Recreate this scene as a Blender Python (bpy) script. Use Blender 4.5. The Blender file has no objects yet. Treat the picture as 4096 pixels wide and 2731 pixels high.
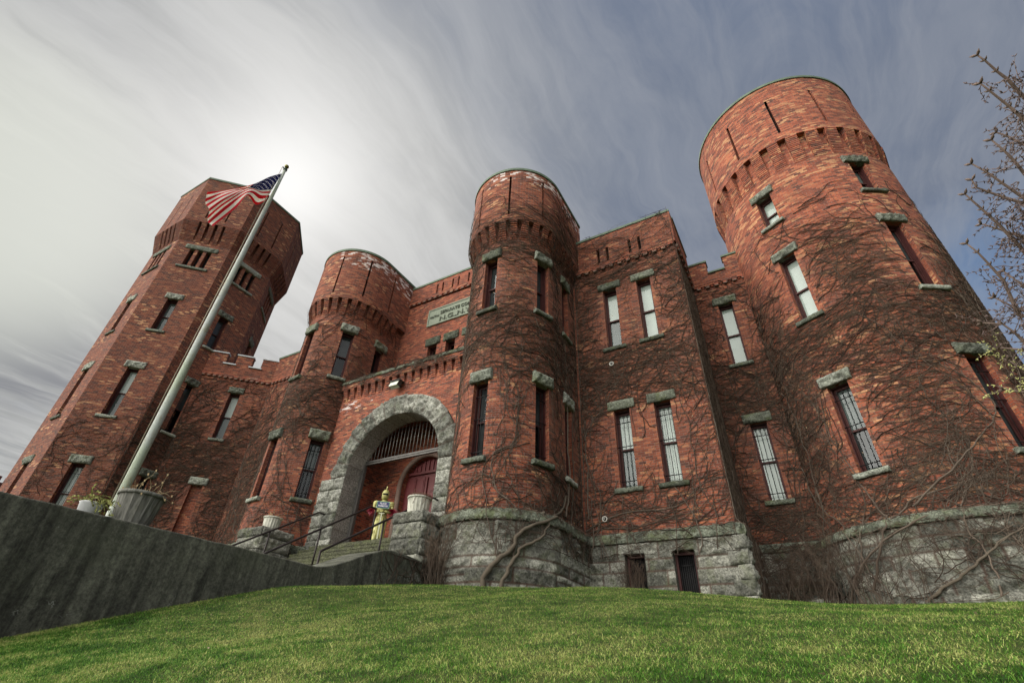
import bpy, math, random
import numpy as np
from mathutils import Vector, Matrix, noise as mnoise
random.seed(7); rng = np.random.default_rng(7)
R = math.radians; PI = math.pi
scene = bpy.context.scene
col = scene.collection

# ------------------------------------------------------------------ camera
PITCH, ROLL, YAW = 0.61711, 0.048128, -0.540678
cam_d = bpy.data.cameras.new('camera'); cam = bpy.data.objects.new('camera', cam_d); col.objects.link(cam)
cam_d.sensor_width = 36.0; cam_d.lens = 1950.0/4096.0*36.0; cam_d.clip_start = 0.05; cam_d.clip_end = 5000
fwd = Vector((math.sin(YAW)*math.cos(PITCH), math.cos(YAW)*math.cos(PITCH), math.sin(PITCH)))
rt = Vector((math.cos(YAW), -math.sin(YAW), 0)); up = rt.cross(fwd)
rt2 = rt*math.cos(ROLL)+up*math.sin(ROLL); up2 = -rt*math.sin(ROLL)+up*math.cos(ROLL)
m = Matrix((rt2, up2, -fwd)).transposed().to_4x4(); cam.matrix_world = m
scene.camera = cam

# ------------------------------------------------------------------ render settings / exposure
scene.view_settings.view_transform = 'Standard'; scene.view_settings.look = 'None'
scene.view_settings.gamma = 1; scene.view_settings.exposure = 0.0
scene.cycles.max_bounces = 6; scene.cycles.transparent_max_bounces = 12

# ------------------------------------------------------------------ node helper
class NT:
    def __init__(s, tree): s.t = tree; s.t.nodes.clear()
    def n(s, typ, ins=None, **kw):
        nd = s.t.nodes.new(typ)
        for k, v in kw.items(): setattr(nd, k, v)
        if ins:
            for k, v in ins.items(): s.set(nd, k, v)
        return nd
    def set(s, nd, k, v):
        sock = nd.inputs[k]
        if isinstance(v, bpy.types.NodeSocket): s.t.links.new(v, sock)
        else: sock.default_value = v
    def math(s, op, a, b=None, c=None, clamp=False):
        nd = s.n('ShaderNodeMath', operation=op, use_clamp=clamp)
        for i, v in enumerate((a, b, c)):
            if v is not None: s.set(nd, i, v)
        return nd.outputs[0]
    def vmath(s, op, a, b=None, out=0):
        nd = s.n('ShaderNodeVectorMath', operation=op)
        s.set(nd, 0, a)
        if b is not None: s.set(nd, 1, b)
        return nd.outputs[out]
    def comb(s, x, y, z): return s.n('ShaderNodeCombineXYZ', {0: x, 1: y, 2: z}).outputs[0]
    def sep(s, v): nd = s.n('ShaderNodeSeparateXYZ', {0: v}); return nd.outputs[0], nd.outputs[1], nd.outputs[2]
    def mix(s, f, a, b, blend='MIX'):
        nd = s.n('ShaderNodeMix', data_type='RGBA', blend_type=blend, clamp_factor=True)
        s.set(nd, 0, f); s.set(nd, 6, a); s.set(nd, 7, b); return nd.outputs[2]
    def mapr(s, v, a, b, c=0.0, d=1.0, smooth=False):
        nd = s.n('ShaderNodeMapRange', {0: v, 1: a, 2: b, 3: c, 4: d}, clamp=True)
        if smooth: nd.interpolation_type = 'SMOOTHSTEP'
        return nd.outputs[0]
    def noise(s, vec, scale=1, detail=2, rough=.5, dist=0, out=0):
        return s.n('ShaderNodeTexNoise', {'Vector': vec, 'Scale': scale, 'Detail': detail, 'Roughness': rough, 'Distortion': dist}).outputs[out]
    def ramp(s, f, stops, interp='LINEAR'):
        nd = s.n('ShaderNodeValToRGB', {0: f}); cr = nd.color_ramp; cr.interpolation = interp
        while len(cr.elements) < len(stops): cr.elements.new(1)
        for e, (p, c) in zip(cr.elements, stops): e.position = p; e.color = (*c, 1)
        return nd.outputs[0]

# ------------------------------------------------------------------ world (physical sky seen through moving cloud)
WIND = 88
SUN_DIR = Vector((-0.736, 0.301, 0.83)).normalized()
SUN_EL = math.asin(SUN_DIR.z); SUN_AZ = math.atan2(SUN_DIR.x, SUN_DIR.y)
w = bpy.data.worlds.new('World'); scene.world = w; w.use_nodes = True
N = NT(w.node_tree)
sky = N.n('ShaderNodeTexSky', sky_type='NISHITA', sun_disc=False, sun_elevation=SUN_EL, sun_rotation=SUN_AZ)
d = N.vmath('NORMALIZE', N.n('ShaderNodeTexCoord').outputs['Generated'])
dx, dy, dz = N.sep(d)
def dirdot(v):
    v = Vector(v).normalized(); return N.vmath('DOT_PRODUCT', d, tuple(v), out=1)
sd = dirdot(SUN_DIR)
den = N.math('ADD', N.math('MAXIMUM', dz, 0.0), 0.12)
px = N.math('DIVIDE', dx, den); py = N.math('DIVIDE', dy, den)
# cirrus on a flat cloud sheet: long fibres fanned along one wind direction, broken by finer mottling
cA, sA = math.cos(R(WIND)), math.sin(R(WIND))
a1 = N.math('ADD', N.math('MULTIPLY', px, cA), N.math('MULTIPLY', py, sA))
a2 = N.math('SUBTRACT', N.math('MULTIPLY', py, cA), N.math('MULTIPLY', px, sA))
warp = N.noise(N.comb(px, py, 0.0), 1.6, 4, .55)
a2w = N.math('ADD', a2, N.math('MULTIPLY', N.math('SUBTRACT', warp, .5), .26))
streak = N.noise(N.comb(N.math('MULTIPLY', a1, 1.5), N.math('MULTIPLY', a2w, 7.5), 3.0), 1.0, 9, .62, .15)
fibre = N.noise(N.comb(N.math('MULTIPLY', a1, 2.6), N.math('MULTIPLY', a2w, 22.0), 8.0), 1.0, 6, .60, .1)
mott = N.noise(N.comb(N.math('MULTIPLY', a1, 3.4), N.math('MULTIPLY', a2w, 7.0), 5.0), 1.0, 8, .64, .5)
big = N.noise(N.comb(N.math('MULTIPLY', a1, 1.0), N.math('MULTIPLY', a2w, 2.2), 9.0), 1.1, 5, .5, .2)
broad = N.mapr(N.math('ADD', dirdot((-1.0, 0.35, 0.42)), N.math('MULTIPLY', N.math('SUBTRACT', big, .5), .30)), 0.52, 0.93, 0, 1, True)
basec = N.mix(broad, (0.185, 0.215, 0.28, 1), (0.335, 0.335, 0.32, 1))
tl = N.mapr(dirdot((-0.85, -0.35, 1.3)), 0.93, 1.0, 0, 1, True)
basec = N.mix(N.math('MULTIPLY', tl, .5), basec, (0.26, 0.265, 0.26, 1))
lowr = N.mapr(dirdot((0.36, 0.83, 0.42)), 0.965, 1.0, 0, 1, True)
basec = N.mix(N.math('MULTIPLY', lowr, .75), basec, (0.14, 0.25, 0.45, 1))
topr = N.mapr(dirdot((0.25, 0.20, 1.0)), 0.90, 1.0, 0, 1, True)
basec = N.mix(N.math('MULTIPLY', topr, .55), basec, (0.115, 0.165, 0.275, 1))
sm = N.math('MULTIPLY', N.mapr(streak, 0.36, 0.64, 0, 1, True), N.mapr(big, .30, .62, .35, 1))
basec = N.mix(N.math('MULTIPLY', sm, N.mapr(broad, 0, .6, .34, .72)), basec, N.mix(broad, (0.31, 0.335, 0.385, 1), (0.62, 0.615, 0.59, 1)))
basec = N.mix(N.math('MULTIPLY', N.mapr(mott, .40, .66, 0, 1, True), .34), basec, N.mix(broad, (0.33, 0.35, 0.395, 1), (0.61, 0.605, 0.585, 1)))
basec = N.mix(N.math('MULTIPLY', N.mapr(mott, .48, .30, 0, 1, True), .38), basec, N.mix(broad, (0.13, 0.165, 0.245, 1), (0.33, 0.34, 0.355, 1)))
basec = N.mix(N.math('MULTIPLY', N.mapr(fibre, .44, .66, 0, 1, True), .20), basec, N.mix(broad, (0.36, 0.375, 0.41, 1), (0.66, 0.66, 0.65, 1)))
# dark bank low on the left
dk = N.mapr(N.math('ADD', dirdot((-1.26, 0.05, 0.66)), N.math('MULTIPLY', N.math('SUBTRACT', streak, .5), .10)), 0.962, 0.990, 0, 1, True)
basec = N.mix(N.math('MULTIPLY', dk, .80), basec, (0.15, 0.15, 0.165, 1))
# left high glow and the veiled sun
gl = N.mapr(dirdot((-1.30, 0.02, 0.80)), 0.962, 1.0, 0, 1, True)
basec = N.mix(N.math('MULTIPLY', gl, .72), basec, (0.86, 0.88, 0.76, 1))
g1 = N.math('POWER', N.math('MAXIMUM', sd, 0.0), 17.0)
g2 = N.math('POWER', N.math('MAXIMUM', sd, 0.0), 170.0)
basec = N.mix(N.math('MULTIPLY', g1, .62), basec, (0.86, 0.86, 0.84, 1))
basec = N.mix(N.math('MULTIPLY', g2, .78), basec, (1.05, 1.05, 1.03, 1))
# added fill: unseen sky behind camera brightened, most at left, to light facade
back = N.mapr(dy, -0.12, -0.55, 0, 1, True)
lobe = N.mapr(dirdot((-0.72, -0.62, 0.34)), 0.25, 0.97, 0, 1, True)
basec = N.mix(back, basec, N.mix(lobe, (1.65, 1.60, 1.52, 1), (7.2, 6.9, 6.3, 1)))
hor = N.mapr(dz, 0.0, 0.12, 1, 0, True)
basec = N.mix(N.math('MULTIPLY', hor, .7), basec, (0.80, 0.80, 0.76, 1))
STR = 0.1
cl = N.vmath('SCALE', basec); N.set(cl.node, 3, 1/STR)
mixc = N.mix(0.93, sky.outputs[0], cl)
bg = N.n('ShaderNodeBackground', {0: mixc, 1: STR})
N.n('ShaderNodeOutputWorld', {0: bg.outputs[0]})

# ------------------------------------------------------------------ sun, veiled by cloud
sl = bpy.data.lights.new('sun', 'SUN'); so = bpy.data.objects.new('sun', sl); col.objects.link(so)
sl.energy = 1.2; sl.angle = R(14); sl.color = (1.0, 0.95, 0.86)
so.rotation_euler = (-SUN_DIR).to_track_quat('-Z', 'Y').to_euler()

# ------------------------------------------------------------------ materials
MATS = {}
def mat(name):
    if name in MATS: return MATS[name], None
    mt = bpy.data.materials.new(name); mt.use_nodes = True; MATS[name] = mt
    return mt, NT(mt.node_tree)
def out(N, bsdf): N.n('ShaderNodeOutputMaterial', {0: bsdf})
def principled(N, color, rough=.8, metal=0, bump=None, spec=.3, bstr=.4, bdist=.02):
    p = N.n('ShaderNodeBsdfPrincipled', {'Base Color': color, 'Roughness': rough, 'Metallic': metal, 'Specular IOR Level': spec})
    if bump is not None:
        b = N.n('ShaderNodeBump', {'Strength': bstr, 'Distance': bdist, 'Height': bump}); N.set(p, 'Normal', b.outputs[0])
    out(N, p.outputs[0]); return p
def simple(name, c, rough=.7, metal=0, spec=.3, var=.25, scale=6, bstr=.2):
    mt, N = mat(name)
    if N is None: return mt
    pos = N.n('ShaderNodeNewGeometry').outputs['Position']
    n = N.noise(pos, scale, 5, .6)
    cc = N.mix(N.mapr(n, .3, .7), (*[x*(1-var) for x in c], 1), (*[min(1, x*(1+var)) for x in c], 1))
    principled(N, cc, rough, metal, n, spec, bstr, .01); return mt

def brick(name, dark=1.0, tan=0.0, warm=1.0):
    mt, N = mat(name)
    if N is None: return mt
    uv = N.n('ShaderNodeUVMap', uv_map='UVMap').outputs[0]; u, v, _ = N.sep(uv)
    pos = N.n('ShaderNodeNewGeometry').outputs['Position']
    BW, BH = .235, .080
    vr = N.math('DIVIDE', v, BH); row = N.math('FLOOR', vr)
    off = N.math('MULTIPLY', N.math('MODULO', N.math('ABSOLUTE', row), 2.0), .5)
    uc = N.math('ADD', N.math('DIVIDE', u, BW), off); cl_ = N.math('FLOOR', uc)
    fu = N.math('FRACT', uc); fv = N.math('FRACT', vr)
    eu = N.math('MULTIPLY', N.math('MINIMUM', fu, N.math('SUBTRACT', 1.0, fu)), BW)
    ev = N.math('MULTIPLY', N.math('MINIMUM', fv, N.math('SUBTRACT', 1.0, fv)), BH)
    edge = N.math('MINIMUM', eu, ev)
    face = N.mapr(edge, .003, .009, 0, 1, True)
    wn = N.n('ShaderNodeTexWhiteNoise', {'Vector': N.comb(cl_, row, 0.0)}, noise_dimensions='2D')
    rnd = wn.outputs[0]
    wn2 = N.n('ShaderNodeTexWhiteNoise', {'Vector': N.comb(N.math('ADD', cl_, 37.0), row, 0.0)}, noise_dimensions='2D').outputs[0]
    clus = N.noise(N.comb(N.math('MULTIPLY', u, .55), N.math('MULTIPLY', v, 1.2), 1.0), 1.2, 4, .6)
    f = N.math('ADD', N.math('MULTIPLY', rnd, .62), N.math('MULTIPLY', N.math('SUBTRACT', clus, .24), .55))
    c = N.ramp(f, [(0.0, (.080*dark, .028*dark, .022*dark)), (.20, (.155*dark, .045*dark, .029*dark)), (.42, (.225*dark*warm, .062*dark, .035*dark)), (.64, (.300*dark*warm, .088*dark, .046*dark)), (.86, (.42*dark, .152*dark, .074*dark)), (1.0, (.55*dark, .29*dark, .150*dark))])
    # clusters of light, underburnt bricks
    tclus = N.noise(N.comb(N.math('MULTIPLY', u, .5), N.math('MULTIPLY', v, 2.2), 7.0), 1.2, 2, .5)
    tmask = N.math('MULTIPLY', N.mapr(tclus, .50-.05*tan, .66-.05*tan), N.mapr(wn2, .86-.16*tan, .90-.16*tan))
    c = N.mix(N.math('MULTIPLY', tmask, .8), c, (.56, .30, .15, 1))
    dmask = N.math('MULTIPLY', N.mapr(wn2, .13, .10), .75)
    c = N.mix(dmask, c, (.055, .028, .024, 1))
    mort = N.mix(N.noise(pos, 3, 3), (.14, .095, .075, 1), (.28, .20, .165, 1))
    c = N.mix(face, mort, c)
    # soot and dirt
    g = N.noise(pos, .8, 6, .62, .6)
    c = N.mix(N.mapr(g, .46, .74, 0, .32), c, (.075, .040, .032, 1), 'MIX')
    fine = N.noise(pos, 22, 3, .6)
    c = N.mix(1.0, c, N.mix(N.mapr(fine, .3, .7), (.72, .72, .72, 1), (1.15, 1.15, 1.15, 1)), 'MULTIPLY')
    # white salts
    salt = N.n('ShaderNodeAttribute', attribute_name='salt').outputs['Fac']
    sn = N.noise(N.comb(N.math('MULTIPLY', u, 1.3), N.math('MULTIPLY', v, 4.5), 2.0), 1.6, 5, .65)
    smk = N.mapr(N.math('ADD', N.math('MULTIPLY', sn, .8), N.math('ADD', N.math('MULTIPLY', wn2, .28), N.math('MULTIPLY', N.math('SUBTRACT', salt, 1.0), .5))), .55, .66)
    c = N.mix(N.math('MULTIPLY', smk, N.mapr(salt, .02, .2)), c, (.62, .57, .55, 1))
    # rootlets and dust left by the creeper
    ivy = N.n('ShaderNodeAttribute', attribute_name='ivy').outputs['Fac']
    l1 = N.noise(N.comb(N.math('MULTIPLY', u, 2.2), N.math('MULTIPLY', v, 13.0), 0.0), 1.6, 5, .62, 1.4)
    l2 = N.noise(N.comb(N.math('MULTIPLY', u, 4.0), N.math('MULTIPLY', v, 9.0), 5.0), 2.6, 4, .6, 1.8)
    lm = N.math('MAXIMUM', N.mapr(N.math('ABSOLUTE', N.math('SUBTRACT', l1, .5)), .055, .0), N.mapr(N.math('ABSOLUTE', N.math('SUBTRACT', l2, .5)), .05, .0))
    c = N.mix(N.math('MULTIPLY', lm, N.math('MULTIPLY', ivy, .42)), c, (.065, .042, .032, 1))
    c = N.mix(N.math('MULTIPLY', ivy, .08), c, (.10, .070, .052, 1))
    h = N.math('ADD', N.math('MULTIPLY', face, 1.0), N.math('ADD', N.math('MULTIPLY', rnd, .5), N.math('MULTIPLY', fine, .5)))
    principled(N, c, .88, 0, h, .2, .7, .012)
    return mt

def rockmat(name, c1, c2, moss=.3):
    mt, N = mat(name)
    if N is None: return mt
    pos = N.n('ShaderNodeNewGeometry').outputs['Position']
    st = N.n('ShaderNodeAttribute', attribute_name='stone').outputs['Fac']
    jt = N.n('ShaderNodeAttribute', attribute_name='joint').outputs['Fac']
    n = N.noise(pos, 7, 8, .72, .9); n2 = N.noise(pos, 19, 6, .72, .5); n3 = N.noise(pos, 1.4, 4, .6)
    f = N.math('ADD', N.math('MULTIPLY', n, .75), N.math('SUBTRACT', N.math('MULTIPLY', st, .50), .14))
    c = N.mix(N.mapr(f, .22, .78), (*c1, 1), (*c2, 1))
    c = N.mix(1.0, c, N.mix(N.mapr(n2, .36, .62), (.38, .38, .37, 1), (1.45, 1.45, 1.42, 1)), 'MULTIPLY')
    c = N.mix(N.math('MULTIPLY', N.mapr(N.noise(pos, 2.3, 5, .62), .50, .66), moss), c, (.13, .155, .06, 1))
    c = N.mix(N.mapr(n3, .50, .72, 0, .6), c, (.05, .048, .043, 1))
    c = N.mix(N.math('MULTIPLY', jt, .85), c, (.095, .055, .042, 1))
    principled(N, c, .93, 0, N.math('ADD', n, N.math('MULTIPLY', n2, .8)), .2, 1.0, .09)
    return mt

BR = brick('red_brick', 0.95, 0.1)
BR_OCT = brick('red_brick_weathered', .70, .25)
BR_H = brick('red_brick_light_headers', 1.12, 1.0, 1.05)
BR_IN = brick('orange_brick', 1.05, 0.2, 1.15)
BR_P = brick('rich_red_brick', 1.0, 0.0, 1.05)
ROCK = rockmat('rock_faced_limestone', (.11, .112, .098), (.46, .46, .41), .4)
LINT = rockmat('rough_grey_lintel_stone', (.12, .135, .11), (.45, .475, .42), .3)
LINT_D = rockmat('dark_weathered_lintel_stone', (.075, .085, .066), (.27, .295, .24), .6)
ARCHST = rockmat('arch_voussoir_stone', (.13, .135, .118), (.50, .505, .46), .25)
SMOOTH = rockmat('dressed_pale_stone', (.26, .245, .23), (.46, .44, .41), .1)
COPP = simple('green_copper_coping', (.085, .125, .085), .7, .0, .4, .3, 3)
COPS = simple('grey_coping_metal', (.20, .22, .21), .6, .2, .4, .3, 3)
WOODR = simple('dark_red_window_wood', (.060, .018, .017), .6)
DOORR = simple('oxblood_door_paint', (.115, .014, .016), .5, 0, .4, .15, 3)
IRON = simple('black_iron', (.012, .012, .013), .5, .3)
IRONB = simple('brown_iron_rail', (.030, .024, .024), .45, .4)
DARK = simple('dark_interior', (.006, .006, .007), .9)
def glassmat():
    mt, N = mat('window_glass')
    geo = N.n('ShaderNodeNewGeometry'); cs = N.math('ABSOLUTE', N.vmath('DOT_PRODUCT', geo.outputs['Normal'], geo.outputs['Incoming'], 1))
    fr = N.math('ADD', .045, N.math('MULTIPLY', N.math('POWER', N.math('SUBTRACT', 1.0, cs), 5.0), .95))
    pos = N.n('ShaderNodeNewGeometry').outputs['Position']
    b = N.n('ShaderNodeBump', {'Strength': .08, 'Distance': .02, 'Height': N.noise(pos, 2.2, 2, .5)})
    gl = N.n('ShaderNodeBsdfGlossy', {'Color': (.95, .97, 1, 1), 'Roughness': .03, 'Normal': b.outputs[0]})
    tr = N.n('ShaderNodeBsdfTransparent', {'Color': (.82, .86, .84, 1)})
    mx = N.n('ShaderNodeMixShader', {0: N.math('MULTIPLY', fr, .75, clamp=True), 1: tr.outputs[0], 2: gl.outputs[0]})
    out(N, mx.outputs[0]); return mt
GLASS = glassmat()
BLIND = simple('white_roller_blind', (.47, .51, .49), .9, 0, .1, .10, 1.5)
BLIND_G = simple('grey_roller_blind', (.12, .14, .14), .9, 0, .1, .25, 1.5)
BLIND_D = simple('dim_dark_blind', (.045, .05, .055), .9, 0, .1, .4, 1.5)

# ------------------------------------------------------------------ mesh builder
def link(o, parent=None):
    col.objects.link(o)
    if parent is not None:
        o.parent = parent
    return o
def tag(o, label=None, cat=None, group=None, kind=None):
    if label: o['label'] = label
    if cat: o['category'] = cat
    if group: o['group'] = group
    if kind: o['kind'] = kind
    return o
def empty(name, loc=(0, 0, 0), rz=0):
    o = bpy.data.objects.new(name, None); o.location = loc; o.rotation_euler = (0, 0, rz); o.empty_display_size = .2
    col.objects.link(o); return o

class MB:
    def __init__(s): s.v = []; s.f = []; s.uv = {}; s.mi = []; s.sm = []; s.at = {}
    def vert(s, p, **at):
        s.v.append(tuple(p)); i = len(s.v)-1
        for k, x in at.items(): s.at.setdefault(k, {})[i] = x
        return i
    def face(s, idx, uv=None, mi=0, smooth=False):
        s.f.append(tuple(idx)); s.mi.append(mi); s.sm.append(smooth)
        if uv is not None: s.uv[len(s.f)-1] = uv
    def quad(s, a, b, c, d, mi=0, uv=None, smooth=False):
        i = [s.vert(p) for p in (a, b, c, d)]; s.face(i, uv, mi, smooth)
    def box(s, c, sx, sy, sz, ax=None, ay=None, az=None, mi=0):
        """box centred at c with half sizes along axes"""
        ax = Vector(ax or (1, 0, 0)); ay = Vector(ay or (0, 1, 0)); az = Vector(az or (0, 0, 1)); c = Vector(c)
        P = [c+ax*sx*i+ay*sy*j+az*sz*k for k in (-1, 1) for j in (-1, 1) for i in (-1, 1)]
        b = len(s.v); s.v += [tuple(p) for p in P]
        flip = ax.cross(ay).dot(az) < 0
        for q in ((0, 2, 3, 1), (4, 5, 7, 6), (0, 1, 5, 4), (2, 6, 7, 3), (0, 4, 6, 2), (1, 3, 7, 5)):
            q = q[::-1] if flip else q
            f = [b+i for i in q]; pts = [P[i] for i in q]
            e1 = (pts[1]-pts[0]); e2 = (pts[3]-pts[0]); nn = e1.cross(e2)
            if abs(nn.z) > .7*nn.length: uv = [(p.x, p.y) for p in pts]
            else:
                t = Vector((-nn.y, nn.x, 0)).normalized(); uv = [(p.dot(t), p.z) for p in pts]
            s.face(f, uv, mi)
    def tube(s, pts, rad, n=6, mi=0, cap=True, smooth=True):
        pts = [Vector(p) for p in pts]
        if not hasattr(rad, '__len__'): rad = [rad]*len(pts)
        rings = []; pu = None
        for i, p in enumerate(pts):
            t = (pts[min(i+1, len(pts)-1)]-pts[max(i-1, 0)]).normalized()
            if pu is None:
                pu = t.cross(Vector((0, 0, 1)))
                if pu.length < .1: pu = t.cross(Vector((1, 0, 0)))
            u_ = (pu-t*pu.dot(t)).normalized(); pu = u_; w_ = t.cross(u_)
            rings.append([s.vert(p+(u_*math.cos(2*PI*k/n)+w_*math.sin(2*PI*k/n))*rad[i]) for k in range(n)])
        for a, b in zip(rings[:-1], rings[1:]):
            for k in range(n): s.face((a[k], a[(k+1) % n], b[(k+1) % n], b[k]), None, mi, smooth)
        if cap: s.face(rings[0][::-1], None, mi); s.face(rings[-1], None, mi)
    def lathe(s, c, prof, n=24, mi=0, flute=None, smooth=True):
        rings = []
        for (r_, z_) in prof:
            ring = []
            for k in range(n):
                a = 2*PI*k/n; rr = r_*(1+(flute(k, z_) if flute else 0))
                ring.append(s.vert((c[0]+rr*math.cos(a), c[1]+rr*math.sin(a), c[2]+z_)))
            rings.append(ring)
        for a, b in zip(rings[:-1], rings[1:]):
            for k in range(n): s.face((a[k], a[(k+1) % n], b[(k+1) % n], b[k]), None, mi, smooth)
        s.face(rings[0][::-1], None, mi); s.face(rings[-1], None, mi)
    def mesh(s, name, mats):
        me = bpy.data.meshes.new(name); me.from_pydata(s.v, [], s.f)
        if s.uv:
            ul = me.uv_layers.new(name='UVMap'); arr = np.zeros(len(me.loops)*2, dtype=np.float32)
            st = 0; k = 0
            for fi, f in enumerate(s.f):
                uv = s.uv.get(fi)
                if uv is not None:
                    for j in range(len(f)): arr[(k+j)*2] = uv[j][0]; arr[(k+j)*2+1] = uv[j][1]
                k += len(f)
            ul.data.foreach_set('uv', arr)
        me.polygons.foreach_set('material_index', s.mi); me.polygons.foreach_set('use_smooth', s.sm)
        for k, dct in s.at.items():
            a = me.attributes.new(k, 'FLOAT', 'POINT'); arr = np.zeros(len(s.v), dtype=np.float32)
            for i, x in dct.items(): arr[i] = x
            a.data.foreach_set('value', arr)
        for mm in (mats if isinstance(mats, (list, tuple)) else [mats]): me.materials.append(mm)
        me.update(); return me
    def build(s, name, mats, parent=None):
        return link(bpy.data.objects.new(name, s.mesh(name, mats)), parent)

def rk(x, y, z):
    p = Vector((x, y, z)); d_ = mnoise.voronoi(p*1.6, distance_metric='DISTANCE')[0]
    return .9*mnoise.fractal(p, 1.0, 2.0, 5)+.9*(min(.6, d_[1]-d_[0])-.25)
def fb(x, y, z, o=4): return mnoise.fractal((x, y, z), 1.0, 2.0, o)   # signed fractal noise

# ------------------------------------------------------------------ plan curves: s -> point, outward normal
class Line:
    def __init__(s, a, b): s.a = Vector((*a, 0)); s.b = Vector((*b, 0)); s.L = (s.b-s.a).length; t = (s.b-s.a)/s.L; s.t = t; s.n = Vector((t.y, -t.x, 0)); s.cuts = [0, s.L]
    def at(s, u): return s.a+s.t*u, s.n
class U:     # half round front with straight flanks running back to 'yb'
    def __init__(s, xc, yc, r, yb, ybl=None): s.xc, s.yc, s.r, s.yb = xc, yc, r, yb; s.l = yb-yc; s.L = 2*s.l+PI*r; s.cuts = [0, s.l, s.l+PI*r, s.L]
    def at(s, u):
        if u < s.l: return Vector((s.xc-s.r, s.yb-u, 0)), Vector((-1, 0, 0))
        if u > s.l+PI*s.r: return Vector((s.xc+s.r, s.yc+(u-s.l-PI*s.r), 0)), Vector((1, 0, 0))
        a = PI+(u-s.l)/s.r; n = Vector((math.cos(a), math.sin(a), 0)); return Vector((s.xc, s.yc, 0))+n*s.r, n
    def s_of(s, deg): return s.l+R(deg+180)*s.r
class Circ:
    def __init__(s, xc, yc, r, a0=-360, a1=0): s.xc, s.yc, s.r, s.a0 = xc, yc, r, R(a0); s.L = R(a1-a0)*r; s.cuts = [0, s.L]
    def at(s, u):
        a = s.a0+u/s.r; n = Vector((math.cos(a), math.sin(a), 0)); return Vector((s.xc, s.yc, 0))+n*s.r, n
    def s_of(s, deg): return (R(deg)-s.a0)*s.r

def cuts(lo, hi, step, extra):
    ex = sorted(set([round(lo, 4), round(hi, 4)]+[round(e, 4) for e in extra if lo < e < hi]))
    res = []
    for a, b in zip(ex[:-1], ex[1:]):
        n = max(1, int(math.ceil((b-a)/step)))
        res += [a+(b-a)*i/n for i in range(n)]
    return res+[ex[-1]]

def wall(mb, path, z0, z1, holes=(), ds=.3, dz=.6, mi=0, ivy=None, salt=None, smooth=None, u0=0, s0=None, s1=None, rmi=None):
    """wall sheet with real openings and reveals. hole = (s0,s1,z0,z1,depth)"""
    s0 = 0 if s0 is None else s0; s1 = path.L if s1 is None else s1
    smooth = (not isinstance(path, Line)) if smooth is None else smooth
    S = cuts(s0, s1, ds, [c for c in path.cuts]+[x for h in holes for x in h[:2]]); Z = cuts(z0, z1, dz, [x for h in holes for x in h[2:4]])
    idx = {}
    def V(i, j):
        if (i, j) not in idx:
            p, n = path.at(S[i]); at = {}
            if ivy: at['ivy'] = ivy(S[i], Z[j])
            if salt: at['salt'] = salt(S[i], Z[j])
            idx[i, j] = mb.vert((p.x, p.y, Z[j]), **at)
        return idx[i, j]
    for i in range(len(S)-1):
        sc = (S[i]+S[i+1])/2
        for j in range(len(Z)-1):
            zc = (Z[j]+Z[j+1])/2
            if any(h[0] < sc < h[1] and h[2] < zc < h[3] for h in holes): continue
            mb.face((V(i, j), V(i+1, j), V(i+1, j+1), V(i, j+1)), [(u0+S[i], Z[j]), (u0+S[i+1], Z[j]), (u0+S[i+1], Z[j+1]), (u0+S[i], Z[j+1])], mi, smooth)
    for h in holes:
        sc = (h[0]+h[1])/2; pc, nc = path.at(sc); dep = h[4]
        def ptsat(s_, z_):
            p, n = path.at(s_); dd = dep-(pc-p).dot(nc)
            return Vector((p.x, p.y, z_)), Vector((p.x, p.y, z_))-nc*dd
        q = rmi if rmi is not None else mi
        for s_ in (h[0], h[1]):
            a, b = ptsat(s_, h[2]); c, d_ = ptsat(s_, h[3]); w_ = (a-b).length
            mb.quad(a, b, d_, c, q, [(0, h[2]), (w_, h[2]), (w_, h[3]), (0, h[3])])
        ss = [x for x in S if h[0]-1e-6 <= x <= h[1]+1e-6]
        for z_ in (h[2], h[3]):
            for x, y in zip(ss[:-1], ss[1:]):
                a, b = ptsat(x, z_); c, d_ = ptsat(y, z_)
                mb.quad(a, c, d_, b, q, [(x, 0), (y, 0), (y, dep), (x, dep)])

def sweep(mb, path, prof, ds=.3, s0=None, s1=None, mi=0, smooth=None, caps=True, rough=0):
    """closed profile [(outward offset, z)] swept along the path"""
    s0 = 0 if s0 is None else s0; s1 = path.L if s1 is None else s1
    smooth = (not isinstance(path, Line)) if smooth is None else smooth
    S = cuts(s0, s1, ds, path.cuts); rings = []
    for s_ in S:
        p, n = path.at(s_); r_ = []
        for (o, z) in prof:
            q = Vector((p.x+n.x*o, p.y+n.y*o, z))
            if rough: k = rough*fb(q.x*5, q.y*5, q.z*5); q += Vector((n.x, n.y, .5))*k
            r_.append(mb.vert(q, stone=random.random()) if rough else mb.vert(q))
        rings.append(r_)
    m_ = len(prof); per = [0]
    for k in range(m_): a, b = prof[k], prof[(k+1) % m_]; per.append(per[-1]+math.hypot(a[0]-b[0], a[1]-b[1]))
    for i in range(len(S)-1):
        for k in range(m_):
            k2 = (k+1) % m_
            mb.face((rings[i][k], rings[i+1][k], rings[i+1][k2], rings[i][k2]), [(S[i], per[k]), (S[i+1], per[k]), (S[i+1], per[k+1]), (S[i], per[k+1])], mi, False)
    if caps: mb.face(rings[0][::-1], None, mi); mb.face(rings[-1], None, mi)

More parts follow.
